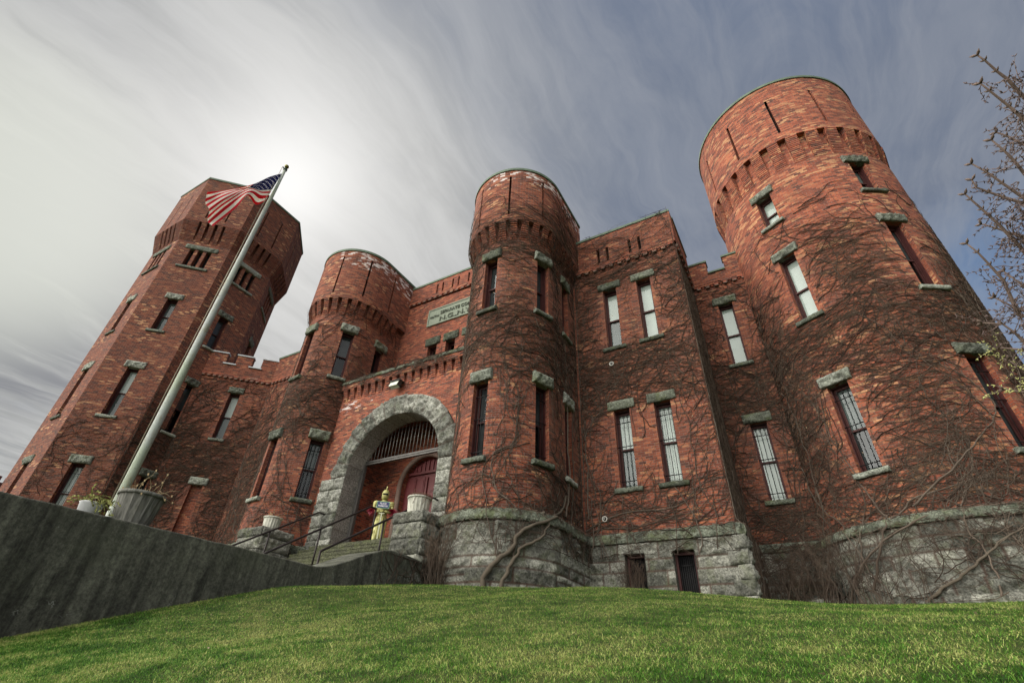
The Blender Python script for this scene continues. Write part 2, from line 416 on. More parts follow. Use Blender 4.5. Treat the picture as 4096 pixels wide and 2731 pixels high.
def brackets(mb, path, ss, width, zb, zt, dep, courses, mi=0):
    """stepped brick brackets: each course reaches a little further out"""
    for s_ in ss:
        pc, nc = path.at(s_); t = Vector((-nc.y, nc.x, 0)); h = (zt-zb)/courses
        for k in range(courses):
            o = dep*(k+1)/courses
            z = zb+h*k
            c = pc+nc*(o/2-.05)+Vector((0, 0, z+h*.5))
            mb.box(c, width/2, o/2+.05, h*.42, t, nc, mi=mi)
            if k: 
                o2 = o-.035; mb.box(pc+nc*(o2/2-.05)+Vector((0, 0, z)), width/2-.006, o2/2+.05, h*.10, t, nc, mi=mi)

# rock-faced block: front grid displaced, sides plain
def rock_box(mb, c, w_, h_, dep, t, n, amp=.03, res=.05, seed=0, mi=0):
    """block whose back lies dep behind its front; c = centre of the FRONT face"""
    c = Vector(c); t = Vector(t); n = Vector(n); z = Vector((0, 0, 1))
    nx = max(2, int(w_/res)); nz = max(2, int(h_/res)); st = random.random(); g = {}
    for i in range(nx+1):
        for j in range(nz+1):
            a = -w_/2+w_*i/nx; b = -h_/2+h_*j/nz
            e = min(i, nx-i)/nx*w_; e2 = min(j, nz-j)/nz*h_; ed = min(1, min(e, e2)/.07)
            k = amp*(rk(a*6+seed*9, b*7, seed*3.3)*1.9+.6)*ed+amp*.5*ed
            ja = fb(a*4+seed, b*4, 5.5+seed)*.02
            g[i, j] = mb.vert(c+t*(a+ja)+z*(b+ja*.8)+n*k, stone=st)
    for i in range(nx):
        for j in range(nz): mb.face((g[i, j], g[i+1, j], g[i+1, j+1], g[i, j+1]), None, mi, True)
    bk = {}
    for i in (0, nx):
        for j in (0, nz): bk[i, j] = mb.vert(Vector(mb.v[g[i, j]])-n*dep, stone=st)
    mb.face([g[i, 0] for i in range(nx, -1, -1)]+[bk[0, 0], bk[nx, 0]], None, mi); mb.face([g[i, nz] for i in range(nx+1)]+[bk[nx, nz], bk[0, nz]], None, mi)
    mb.face([g[0, j] for j in range(nz+1)]+[bk[0, nz], bk[0, 0]], None, mi); mb.face([g[nx, j] for j in range(nz, -1, -1)]+[bk[nx, 0], bk[nx, nz]], None, mi)

def ashlar(s0, s1, z0, z1, seed=1, hmin=.26, hmax=.46, wmin=.45, wmax=1.25):
    """broken courses of stones -> list of (s0,s1,z0,z1)"""
    r_ = random.Random(seed); z = z0; res = []
    while z < z1-.02:
        h = r_.uniform(hmin, hmax)
        if z1-(z+h) < hmin*.8: h = z1-z
        s_ = s0-r_.uniform(0, .3)
        while s_ < s1:
            w_ = r_.uniform(wmin, wmax)*(.8 if h < .28 else 1.1)
            if r_.random() < .22 and h > .33:
                res.append((s_, s_+w_*.8, z, z+h/2)); res.append((s_, s_+w_*.8, z+h/2, z+h)); s_ += w_*.8
            else: res.append((s_, s_+w_, z, z+h)); s_ += w_
        z += h
    return res

def stone_wall(mb, path, z0, z1, seed, holes=(), res=.045, amp=.095, s0=None, s1=None, mi=0, batter=.04):
    s0 = 0 if s0 is None else s0; s1 = path.L if s1 is None else s1
    st = ashlar(s0, s1, z0, z1, seed); ns = int((s1-s0)/res); nz = int((z1-z0)/res)
    rr = random.Random(seed+5); val = [rr.random() for _ in st]; tilt = [(rr.uniform(-.5, .5), rr.uniform(-.5, .5), rr.uniform(.35, 1.1)) for _ in st]
    S = cuts(s0, s1, res, list(path.cuts)+[x for h in holes for x in h[:2]]); Z = cuts(z0, z1, res, [x for h in holes for x in h[2:4]])
    # bucket stones by course for quick lookup
    def find(s_, z_):
        for k in cand[int((z_-z0)/.1)]:
            a, b, c, d_ = st[k]
            if a <= s_ < b and c <= z_ < d_: return k
        return -1
    nb = int((z1-z0)/.1)+2; cand = [[] for _ in range(nb)]
    for k, (a, b, c, d_) in enumerate(st):
        for q in range(max(0, int((c-z0)/.1)), min(nb, int((d_-z0)/.1)+1)): cand[q].append(k)
    idx = {}
    for i, s_ in enumerate(S):
        p, n = path.at(s_)
        for j, z_ in enumerate(Z):
            k = find(min(max(s_, s0+1e-4), s1-1e-4), min(max(z_, z0+1e-4), z1-1e-4)); bt = batter*(z1-z_)/(z1-z0)
            if k < 0: dd, jn, sv = 0, 1, .5
            else:
                a, b, c, d_ = st[k]; e = min(s_-a, b-s_, z_-c, d_-z_); ed = min(1, max(0, e)/.075); ed = ed*ed*(3-2*ed)
                tx, ty, am = tilt[k]; fa = (s_-(a+b)/2)/(b-a); fz = (z_-(c+d_)/2)/(d_-c)
                dd = amp*ed*am*(.55+tx*fa+ty*fz+1.5*rk(s_*3.0+k, z_*4.0, k*1.7)); jn = 1 if e < .017 else 0; sv = val[k]
            o = dd+bt
            for h in holes:
                if h[0]-.001 <= s_ <= h[1]+.001 and h[2]-.001 <= z_ <= h[3]+.001: o = bt
            idx[i, j] = mb.vert((p.x+n.x*o, p.y+n.y*o, z_), stone=sv, joint=jn)
    for i in range(len(S)-1):
        sc = (S[i]+S[i+1])/2
        for j in range(len(Z)-1):
            zc = (Z[j]+Z[j+1])/2
            if any(h[0] < sc < h[1] and h[2] < zc < h[3] for h in holes): continue
            mb.face((idx[i, j], idx[i+1, j], idx[i+1, j+1], idx[i, j+1]), None, mi, True)
    for h in holes:
        sc = (h[0]+h[1])/2; pc, nc = path.at(sc)
        for s_ in (h[0], h[1]):
            p, n = path.at(s_); a = Vector((p.x, p.y, h[2]))+nc*.06; c = Vector((p.x, p.y, h[3]))+nc*.06
            mb.quad(a, a-nc*h[4], c-nc*h[4], c, mi)
        p, n = path.at(h[0]); q, n = path.at(h[1]); a = Vector((p.x, p.y, h[3]))+nc*.06; b = Vector((q.x, q.y, h[3]))+nc*.06
        mb.quad(a, b, b-nc*h[4], a-nc*h[4], mi)

# ------------------------------------------------------------------ the armory
ARM = empty('brick_armory', (-12.8, 15, 2.2))
tag(ARM, 'red brick castle-like armory with round and octagonal towers above the lawn', 'building')
A0 = Vector(ARM.location)
def part(mb, name, mats, parent=None):
    """children keep world coordinates: shift the mesh by the parent's base"""
    o = mb.build(name, mats, parent or ARM)
    if parent is None or parent == ARM: o.location = -A0
    return o

# ---- window: frame (part) > panes, blind, iron bars, lintel, sill (sub-parts)
def window(pc, n, w_, z0, z1, dep=.22, blinds=('w', 'w'), bars=False, lint_w=.95, lh=.32, lintmat=None, sill_w=.9, curve=0, split=.5, label=None, sill=True, lintel=True, lproud=.05):
    n = Vector(n); t = Vector((-n.y, n.x, 0)); pc = Vector((pc[0], pc[1], 0)); fz = Vector((0, 0, 1)); h = z1-z0
    mb = MB(); pl = pc-n*dep; fw = .045
    def B(m, a, zc, hw, hz, dd, hd, mi=0): m.box(pl+t*a+n*dd+fz*zc, hw, hd, hz, t, n, mi=mi)
    for sgn in (-1, 1): B(mb, sgn*(w_/2-fw/2), z0+h/2, fw/2, h/2, .0, .05)
    for sgn in (-1, 1): B(mb, sgn*(w_/2-.014), z0+h/2, .013, h/2-.002, .115, .065)
    B(mb, 0, z1-.016, w_/2-.03, .014, .115, .065)
    B(mb, 0, z1-.05, w_/2-fw, .05, 0, .045); B(mb, 0, z0+.035, w_/2-fw, .035, 0, .045)
    zm = z0+h*split
    B(mb, 0, zm, w_/2-fw, .028, .005, .035)
    for (a, b, dd) in ((z0+.07, zm-.028, -.02), (zm+.028, z1-.1, .0)):
        for sgn in (-1, 1): B(mb, sgn*(w_/2-fw-.018), (a+b)/2, .018, (b-a)/2, dd, .02)
    # dark room behind
    q = w_/2; D = .55
    P = [pl+t*a-n*dd+fz*z_ for dd in (.06, D) for z_ in (z0, z1) for a in (-q, q)]
    for f in ((4, 5, 7, 6), (0, 4, 6, 2), (1, 3, 7, 5), (0, 1, 5, 4), (2, 6, 7, 3)): mb.quad(*[P[i] for i in f], mi=1)
    fr = part(mb, 'window', [WOODR, DARK])
    if label: fr['label'] = label
    def sub(m, nm, mt):
        o = m.build(nm, mt, fr); return o
    for (a, b, dd, bl) in ((z0+.07, zm-.028, -.03, blinds[1]), (zm+.028, z1-.1, -.008, blinds[0])):
        m = MB(); hw = w_/2-fw-.036
        q_ = [pl+t*x_+n*dd+fz*z_ for x_, z_ in ((-hw, a), (hw, a), (hw, b), (-hw, b))]; m.quad(*q_); sub(m, 'pane', GLASS)
        m = MB(); B(m, 0, (a+b)/2, hw+.02, (b-a)/2+.02, dd-.028, .004)
        if bl != 'n': sub(m, 'blind', {'w': BLIND, 'g': BLIND_G, 'd': BLIND_D}[bl])
    if bars:
        m = MB(); bo = min(dep-.09, .17)
        k = 3 if w_ < .7 else 4
        for i in range(k):
            a = -w_/2+w_*(i+1)/(k+1)
            m.tube([pl+t*a+n*bo+fz*(z0+.03), pl+t*a+n*bo+fz*(z1-.16)], .011, 5)
            for sgn in (-1, 1):
                m.tube([pl+t*a+n*bo+fz*(z1-.30), pl+t*(a+sgn*.035)+n*bo+fz*(z1-.25), pl+t*(a+sgn*.03)+n*bo+fz*(z1-.19), pl+t*a+n*bo+fz*(z1-.2)], .008, 4)
        for zz in (z0+.26, z0+h*.52, z1-.46):
            m.tube([pl-t*(w_/2+.02)+n*(bo+.012)+fz*zz, pl+t*(w_/2+.02)+n*(bo+.012)+fz*zz], .016, 5)
        sub(m, 'iron_bars', IRON)
    if lintel:
        m = MB(); rock_box(m, pc+n*lproud+fz*(z1+lh/2+.0), lint_w, lh, .3+lproud, t, n, .05, .045, random.random()*50)
        sub(m, 'lintel', lintmat or LINT)
    if sill:
        m = MB(); rock_box(m, pc+n*(lproud+.03)+fz*(z0-.075), sill_w, .15, .3+lproud, t, n, .025, .05, random.random()*50)
        sub(m, 'sill', lintmat or LINT)
    return fr

def winp(path, s_, **k):
    p, n = path.at(s_); return window((p.x, p.y), n, **k)

W = .56
def ivyfun(f):
    return lambda s_, z_: max(0.0, min(1.0, f(s_, z_)))
def sstep(a, b, x):
    t_ = max(0, min(1, (x-a)/(b-a))); return t_*t_*(3-2*t_)

# ============ big round tower (right)
Hs = Circ(3.75, 19.24, 3.45); Hp = Circ(3.75, 19.24, 3.60); Hb = Circ(3.75, 19.24, 3.52)
def hol(path, deg, w_, z0, z1, dep=.24): s_ = path.s_of(deg); return (s_-w_/2, s_+w_/2, z0, z1, dep)
HW = .62
Hwin = [(-119, 5.30, 8.10), (-59, 5.38, 8.22), (-119, 10.72, 13.62), (-59, 10.78, 13.80), (-119, 15.40, 17.02), (-59.5, 15.55, 17.22)]
mb = MB(); hivy = ivyfun(lambda s_, z_: (1.0-sstep(12.3, 16.2, z_))*.95*(.55+.45*sstep(.0, .5, abs(math.sin(s_*.6+z_*.35)))))
wall(mb, Hs, 3.9, 17.8, [hol(Hs, *x) if 0 else (Hs.s_of(a)-HW/2, Hs.s_of(a)+HW/2, z0, z1, .38) for a, z0, z1 in Hwin], .22, .6, ivy=hivy)
part(mb, 'round_tower_wall', BR_H)
mb = MB(); wall(mb, Hp, 19.46, 23.5, [(Hp.s_of(a)-.055, Hp.s_of(a)+.055, 19.9, 22.4, .30) for a in (-182, -152.5, -123, -93.5, -64.5, -35, -5)], .2, .8, ivy=lambda s_, z_: 0, salt=lambda s_, z_: 0)
for a in (-182, -152.5, -123, -93.5, -64.5, -35, -5):
    p, n = Hp.at(Hp.s_of(a)); mb.box(p-n*.3+Vector((0, 0, 21.15)), .07, .01, 1.3, Vector((-n.y, n.x, 0)), n, mi=1)
sweep(mb, Circ(3.75, 19.24, 3.6), [(-.45, 19.46), (-.003, 19.46), (-.003, 19.47), (-.45, 19.47)], .3, caps=False)
wall(mb, Circ(3.75, 19.24, 3.15, 0, -360), 22.0, 23.5, ds=.5, ivy=lambda s_, z_: 0)
part(mb, 'round_tower_parapet', [BR_H, DARK])
mb = MB(); wall(mb, Circ(3.75, 19.24, 3.36), 17.79, 19.47, ds=.25, ivy=lambda s_, z_: 0); sweep(mb, Circ(3.75, 19.24, 3.44), [(-.1, 17.78), (.006, 17.78), (.006, 17.86), (-.1, 17.9)], .25, caps=False)
brackets(mb, Circ(3.75, 19.24, 3.36), [Hs.s_of(-113+12*k)*3.36/3.45 for k in range(-10, 20)], .43, 17.86, 19.45, .25, 17)
part(mb, 'corbel_table', BR_H)
mb = MB(); sweep(mb, Hp, [(-.5, 23.5), (.05, 23.5), (.05, 23.64), (-.5, 23.64)], .25, caps=False); part(mb, 'coping', COPP)
mb = MB(); mb.lathe((3.75, 19.24, 21.9), [(3.2, 0), (3.2, .1)], 40); part(mb, 'tower_roof', COPS)
mb = MB(); stone_wall(mb, Circ(3.75, 19.24, 3.56), .9, 3.74, 31, res=.05, s0=Hs.s_of(-165), s1=Hs.s_of(-5)); part(mb, 'stone_base', ROCK)
mb = MB(); sweep(mb, Circ(3.75, 19.24, 3.56), [(-.2, 3.74), (.10, 3.74), (.12, 3.80), (.12, 3.93), (.02, 4.0), (-.2, 4.02)], .12, rough=.03, caps=False, s0=Hs.s_of(-165), s1=Hs.s_of(-5)); part(mb, 'stone_ledge', LINT_D)
hb = [('g', 'd'), ('d', 'd'), ('w', 'w'), ('d', 'n'), ('w', 'w'), ('g', 'n')]
for (a, z0, z1), bl in zip(Hwin, hb):
    winp(Hs, Hs.s_of(a), w_=HW, z0=z0, z1=z1, dep=.36, blinds=bl, bars=z0 < 6, lint_w=.98, lh=.36, sill_w=.95, lproud=.06, split=.48)

# ============ U shaped turrets
def turret(xc, yc, yb, degs, flat, ivy, saltf, labels, blinds, sill0=5.45):
    S_ = U(xc, yc, 1.76, yb); P_ = U(xc, yc, 2.03, yb+.5); Bs = U(xc, yc, 1.93, yb)
    holes = []; wins = []
    for d_ in degs:
        holes += [(S_.s_of(d_)-W/2, S_.s_of(d_)+W/2, sill0, 8.05, .38), (S_.s_of(d_)-W/2, S_.s_of(d_)+W/2, 11.05, 13.55, .38)]
    for y in flat:
        s_ = S_.l+PI*1.76+(y-yc)
        holes += [(s_-W/2, s_+W/2, sill0, 8.05, .38), (s_-W/2, s_+W/2, 11.05, 13.55, .38)]
    mb = MB(); wall(mb, S_, 3.7, 14.6, holes, .2, .6, ivy=ivy)
    for x_ in (xc-1.76, xc+1.76): mb.quad((x_, yb, 3.7), (x_, yb+.34, 3.7), (x_, yb+.34, 15.3), (x_, yb, 15.3), 0, [(0, 3.7), (.34, 3.7), (.34, 15.3), (0, 15.3)])
    part(mb, 'turret_wall', BR)
    sl_ = [P_.s_of(a) for a in (-154, -112.3, -70.5, -28.8)]+[P_.s_of(0)+.55*1]
    sl_[-1] = P_.l+PI*2.03+.62
    mb = MB(); wall(mb, P_, 15.33, 18.52, [(s_-.045, s_+.045, 15.65, 18.12, .28) for s_ in sl_], .2, .5, ivy=lambda s_, z_: .5*ivy(s_, z_-1.5)*(1-sstep(15.5, 17.5, z_)), salt=saltf)
    for s_ in sl_:
        p, n = P_.at(s_); mb.box(p-n*.28+Vector((0, 0, 16.9)), .06, .01, 1.28, Vector((-n.y, n.x, 0)), n, mi=1)
    sweep(mb, U(xc, yc, 2.03, yb+.5), [(-.5, 15.33), (-.003, 15.33), (-.003, 15.34), (-.5, 15.34)], .3, caps=False)
    # inner face and end
    Q = U(xc, yc, 1.72, yb+.5); wall(mb, Q, 17.0, 18.52, ds=.4, ivy=lambda s_, z_: 0)
    mb.quad((xc-2.03, yb+.5, 14.8), (xc+2.03, yb+.5, 14.8), (xc+2.03, yb+.5, 18.52), (xc-2.03, yb+.5, 18.52), 0, [(0, 14.8), (4.06, 14.8), (4.06, 18.5), (0, 18.5)])
    part(mb, 'turret_parapet', [BR, DARK])
    mb = MB(); wall(mb, U(xc, yc, 1.75, yb+.3), 14.4, 15.34, ds=.2, dz=.4, ivy=lambda s_, z_: .5*ivy(s_, z_))
    Sb = U(xc, yc, 1.75, yb); nb = 32; sp = R(13.55)*1.75
    c0 = Sb.s_of(-63.9)
    brackets(mb, Sb, [c0+sp*k for k in range(-14, 16) if .2 < c0+sp*k < Sb.L-.15], .275, 14.45, 15.32, .27, 9)
    part(mb, 'corbel_table', BR)
    mb = MB(); sweep(mb, P_, [(-.42, 18.52), (.045, 18.52), (.045, 18.65), (-.42, 18.65)], .2); part(mb, 'coping', COPP)
    mb = MB(); mb.box((xc, yc+.7, 17.0), 1.72, 1.6, .05); mb.lathe((xc, yc, 16.96), [(1.71, 0), (1.71, .08)], 30); part(mb, 'turret_roof', COPS)
    mb = MB(); stone_wall(mb, Bs, 1.4, 3.62, int(abs(xc)*10), res=.045, s0=Bs.l*.2, s1=Bs.L); part(mb, 'stone_base', ROCK)
    mb = MB(); sweep(mb, Bs, [(-.25, 3.62), (.10, 3.62), (.13, 3.68), (.12, 3.84), (.02, 3.92), (-.25, 3.94)], .12, rough=.03, s0=Bs.l*.2); part(mb, 'stone_ledge', LINT_D)
    k = 0
    for d_ in list(degs)+[None]*len(flat):
        s_ = S_.s_of(d_) if d_ is not None else S_.l+PI*1.76+(flat[k-len(degs)]-yc)
        for lo in (True, False):
            bl = blinds[k*2+(0 if lo else 1)]
            winp(S_, s_, w_=W, z0=sill0 if lo else 11.05, z1=8.05 if lo else 13.55, dep=.36, blinds=bl, bars=lo, lint_w=.84, lh=.40, sill_w=.82, lproud=.07, lintmat=LINT if (k+lo) % 2 else LINT_D)
        k += 1
    return S_, P_
eivy = ivyfun(lambda s_, z_: .25+.75*sstep(8.4, 9.2, z_)*(1-.5*sstep(13.5, 15.5, z_)) if s_ < 2+PI*1.76*.9 else .95)
Es, Ep = turret(-7.79, 13.0, 15.0, (-92, -22), (14.05,), eivy,
    lambda s_, z_: sstep(16.6, 18.2, z_)*(sstep(4.4, 5.6, s_)) , None,
    [('d', 'd'), ('d', 'd')]+[('d', 'n'), ('d', 'd')]+[('d', 'd'), ('d', 'n')])
civy = ivyfun(lambda s_, z_: .35+.65*(1-sstep(11.5, 14.5, z_))*sstep(5., 8.5, z_) if z_ < 14.4 else .1)
Cs, Cp = turret(-17.95, 13.2, 15.0, (-97, -32), (14.12,), civy,
    lambda s_, z_: sstep(16.2, 18.0, z_)*sstep(5.0, 6.3, s_), None,
    [('d', 'd'), ('d', 'n')]+[('g', 'd'), ('d', 'n')]+[('n', 'n'), ('n', 'n')], 5.6)

# ============ right projecting block (front y=15, flank x=-1.55) and its parapet
def dentil_course(mb, path, z, s0, s1, sp=.37):
    sweep(mb, path, [(-.05, z+.10), (.10, z+.10), (.10, z+.17), (.07, z+.24), (-.05, z+.24)], .4, s0, s1)
    s_ = s0+sp*.5
    while s_ < s1-.08:
        p, n = path.at(s_); t = Vector((-n.y, n.x, 0))
        mb.box(p+n*.045+Vector((0, 0, z+.05)), .085, .055, .047, t, n)
        mb.tube([p+n*.085+t*-.08+Vector((0, 0, z+.0)), p+n*.085+t*.08+Vector((0, 0, z+.0))], .042, 8)
        p2, n2 = path.at(min(s1, s_+sp/2)); mb.box(p2+n2*.025+Vector((0, 0, z+.06)), .045, .03, .035, t, n2)
        s_ += sp
def slit_back(mb, path, ss, z0, z1, dep, hw=.06):
    for s_ in ss:
        p, n = path.at(s_); mb.box(p-n*dep+Vector((0, 0, (z0+z1)/2)), hw+.01, .01, (z1-z0)/2+.02, Vector((-n.y, n.x, 0)), n, mi=1)

F = Line((-6.03, 15), (-1.55, 15)); F2 = Line((-1.55, 15), (-1.55, 18.0))
fx = lambda x: x+6.03
FW = [(-4.43, 5.30, 8.07), (-3.02, 5.30, 8.07), (-4.43, 10.72, 13.62), (-3.02, 10.72, 13.62)]
fivy = ivyfun(lambda s_, z_: .45+.5*sstep(7.8, 9.5, z_)*(1-.55*sstep(11.2, 13.2, z_))+.25*sstep(2, 0, s_))
mb = MB(); wall(mb, F, 3.9, 14.95, [(fx(x)-W/2, fx(x)+W/2, a, b, .36) for x, a, b in FW], .4, .5, ivy=fivy)
wall(mb, F2, 3.9, 14.95, ds=.5, ivy=lambda s_, z_: 1.0, u0=5); part(mb, 'projecting_block_wall', BR)
Fp_ = Line((-5.9, 14.94), (-1.49, 14.94)); F2p = Line((-1.49, 14.94), (-1.49, 18.0))
sx = [-4.745, -4.335, -3.34, -2.92]
mb = MB(); wall(mb, Fp_, 15.05, 16.83, [(x+5.9-.06, x+5.9+.06, 15.2, 16.0, .3) for x in sx], .4, .5, ivy=lambda s_, z_: .35)
wall(mb, F2p, 15.05, 16.83, ds=.5, ivy=lambda s_, z_: .3, u0=5); slit_back(mb, Fp_, [x+5.9 for x in sx], 15.2, 16.0, .29)
mb.quad((-5.9, 15.4, 14.95), (-1.9, 15.4, 14.95), (-1.9, 15.4, 16.83), (-5.9, 15.4, 16.83), 0, [(0, 0), (4, 0), (4, 1.9), (0, 1.9)])
mb.quad((-1.9, 15.4, 14.95), (-1.9, 18, 14.95), (-1.9, 18, 16.83), (-1.9, 15.4, 16.83), 0, [(0, 0), (2.6, 0), (2.6, 1.9), (0, 1.9)])
mb.quad((-1.9, 18.0, 13.5), (-1.49, 18.0, 13.5), (-1.49, 18.0, 16.83), (-1.9, 18.0, 16.83), 0, [(0, 0), (.4, 0), (.4, 1.9), (0, 1.9)])
part(mb, 'block_parapet', [BR, DARK])
mb = MB(); dentil_course(mb, F, 14.80, .15, F.L+.0); dentil_course(mb, F2, 14.80, .12, 3.0); part(mb, 'dentil_cornice', BR_IN)
mb = MB(); sweep(mb, Fp_, [(-.46, 16.83), (.04, 16.83), (.04, 16.95), (-.46, 16.95)], .5); sweep(mb, Line((-1.49, 15.41), (-1.49, 18.05)), [(-.46, 16.83), (.04, 16.83), (.04, 16.947), (-.46, 16.947)], .5); part(mb, 'coping', COPP)
mb = MB(); mb.box((-4.0, 17.5, 15.3), 2.05, 2.1, .05); part(mb, 'block_roof', COPS)
mb = MB(); Fb = Line((-6.0, 14.88), (-1.43, 14.88)); F2b = Line((-1.43, 14.88), (-1.43, 17.9)); bx = lambda x: x+6.0
stone_wall(mb, Fb, 1.4, 3.62, 51, holes=[(bx(-4.43)-.29, bx(-4.43)+.29, 1.4, 3.32, .45), (bx(-3.04)-.29, bx(-3.04)+.29, 1.4, 3.32, .45)])
stone_wall(mb, F2b, 1.4, 3.62, 52, res=.07)
z_ = 3.60
for k in range(6):
    h_ = .37; a_, b2_ = (.52, .34) if k % 2 else (.34, .52)
    rock_box(mb, (-1.36-a_/2, 14.80, z_-h_/2), a_, h_-.014, .12, (1, 0, 0), (0, -1, 0), .05, .045, 31+k*2.2)
    rock_box(mb, (-1.36, 14.80+b2_/2, z_-h_/2), b2_, h_-.014, .12, (0, 1, 0), (1, 0, 0), .05, .045, 57+k*1.9)
    z_ -= h_
part(mb, 'stone_base', ROCK)
mb = MB(); pr = [(-.25, 3.62), (.08, 3.62), (.10, 3.70), (.09, 3.86), (.0, 3.93), (-.25, 3.95)]
sweep(mb, Fb, pr, .12, rough=.03); sweep(mb, F2b, pr, .15, rough=.03); part(mb, 'stone_ledge', LINT_D)
fbl = [('w', 'g'), ('w', 'w'), ('w', 'g'), ('w', 'w')]
for (x, a, b), bl in zip(FW, fbl):
    winp(F, fx(x), w_=W, z0=a, z1=b, dep=.33, blinds=bl, bars=a < 6, lint_w=.96, lh=.34, sill_w=.92, lintmat=LINT_D)
for x in (-4.43, -3.04):
    mb = MB(); c = Vector((x, 14.88-.06+.30, 0))
    for sg in (-1, 1): mb.box(c+Vector((sg*.26, 0, 2.35)), .035, .06, 1.0)
    mb.box(c+Vector((0, 0, 3.28)), .22, .06, .045); mb.box(c+Vector((0, .12, 2.35)), .30, .01, 1.05, mi=1)
    w_ = part(mb, 'basement_window', [WOODR, DARK])
    m = MB()
    for k in range(8): m.tube([c+Vector((-.19+.054*k, -.05, 1.6)), c+Vector((-.19+.054*k, -.05, 3.2))], .010, 5)
    m.tube([c+Vector((-.22, -.065, 2.95)), c+Vector((.22, -.065, 2.95))], .013, 5); m.tube([c+Vector((-.22, -.065, 2.25)), c+Vector((.22, -.065, 2.25))], .013, 5)
    m.build('iron_bars', IRON, w_)

# ============ linking wall right of the block (y=18) with crenels
G = Line((-1.55, 18), (1.2, 18)); gx = lambda x: x+1.55
GW = [(-.41, 5.30, 8.07), (-.41, 10.60, 13.58)]
mb = MB(); wall(mb, G, 3.9, 14.8, [(gx(x)-W/2, gx(x)+W/2, a, b, .34) for x, a, b in GW], .4, .5, ivy=ivyfun(lambda s_, z_: .95-.5*sstep(10.5, 13, z_)))
part(mb, 'linking_wall', BR)
mb = MB(); Gp = Line((-1.5, 17.95), (1.2, 17.95)); gp = lambda x: x+1.5
wall(mb, Gp, 14.85, 15.38, ds=.5, ivy=lambda s_, z_: .3)
for a, b in ((-1.5, -.74), (-.03, 1.2)):
    wall(mb, Gp, 15.38, 16.10, ds=.5, s0=gp(a), s1=gp(b), ivy=lambda s_, z_: .1)
    for x in (a, b): mb.quad((x, 17.95, 15.38), (x, 18.3, 15.38), (x, 18.3, 16.1), (x, 17.95, 16.1), 0, [(0, 0), (.35, 0), (.35, .7), (0, .7)])
    mb.quad((a, 18.3, 14.9), (b, 18.3, 14.9), (b, 18.3, 16.1), (a, 18.3, 16.1), 0, [(0, 0), (1, 0), (1, .7), (0, .7)])
part(mb, 'linking_parapet', BR)
mb = MB()
for a, b in ((-1.49, -.70), (-.07, 1.1)): mb = MB(); mb.box(((a+b)/2, 18.13, 16.14), (b-a)/2, .23, .045); part(mb, 'coping', COPP)
mb = MB(); mb.box((-.385, 18.1, 15.42), .36, .22, .04); part(mb, 'coping', COPP)
mb = MB(); dentil_course(mb, G, 14.62, .1, 2.3); part(mb, 'dentil_cornice', BR_IN)
mb = MB(); Gb = Line((-1.43, 17.9), (1.2, 17.9)); stone_wall(mb, Gb, 1.4, 3.72, 61, res=.06); part(mb, 'stone_base', ROCK)
mb = MB(); sweep(mb, Gb, [(-.2, 3.72), (.08, 3.72), (.09, 3.95), (-.2, 4.02)], .15, rough=.03); part(mb, 'stone_ledge', LINT_D)
for (x, a, b), bl in zip(GW, [('w', 'w'), ('w', 'w')]):
    winp(G, gx(x), w_=W+.02, z0=a, z1=b, dep=.30, blinds=bl, bars=a < 6, lint_w=.94, lh=.36, sill_w=.88, lintmat=LINT_D)

# ============ recessed wall between the turrets with the stone tablet (y=15.3)
D = Line((-16.2, 15.3), (-9.5, 15.3)); dxx = lambda x: x+16.2
DW = [-13.835, -12.72, -11.60]
mb = MB(); wall(mb, D, 10.4, 17.0, [(dxx(x)-.28, dxx(x)+.28, 12.3, 13.9, .40) for x in DW], .5, .6, ivy=lambda s_, z_: 0.02)
part(mb, 'recessed_wall', BR_P)
Dp = Line((-16.2, 15.24), (-9.5, 15.24)); dsl = [-14.1, -13.72, -13.06, -12.68, -12.02, -11.64]
mb = MB(); wall(mb, Dp, 17.33, 18.30, [(dxx(x)-.055, dxx(x)+.055, 17.42, 18.06, .3) for x in dsl], .5, .5, ivy=lambda s_, z_: 0, salt=lambda s_, z_: .4*sstep(16, 18.2, z_)*sstep(1.6, .3, s_))
slit_back(mb, Dp, [dxx(x) for x in dsl], 17.42, 18.06, .29)
mb.quad((-16.2, 15.7, 17.0), (-9.5, 15.7, 17.0), (-9.5, 15.7, 18.3), (-16.2, 15.7, 18.3), 0, [(0, 0), (6, 0), (6, 1.3), (0, 1.3)])
part(mb, 'recess_parapet', [BR_P, DARK])
mb = MB(); dentil_course(mb, D, 17.07, .1, 6.6, .36); part(mb, 'dentil_cornice', BR_IN)
mb = MB(); sweep(mb, Dp, [(-.46, 18.30), (.04, 18.30), (.04, 18.42), (-.46, 18.42)], .5); part(mb, 'coping', COPP)
for x in DW:
    winp(D, dxx(x), w_=W, z0=12.3, z1=13.9, dep=.38, blinds=('n', 'd'), lint_w=.92, lh=.46, sill=False, lintmat=LINT_D, lproud=.04)

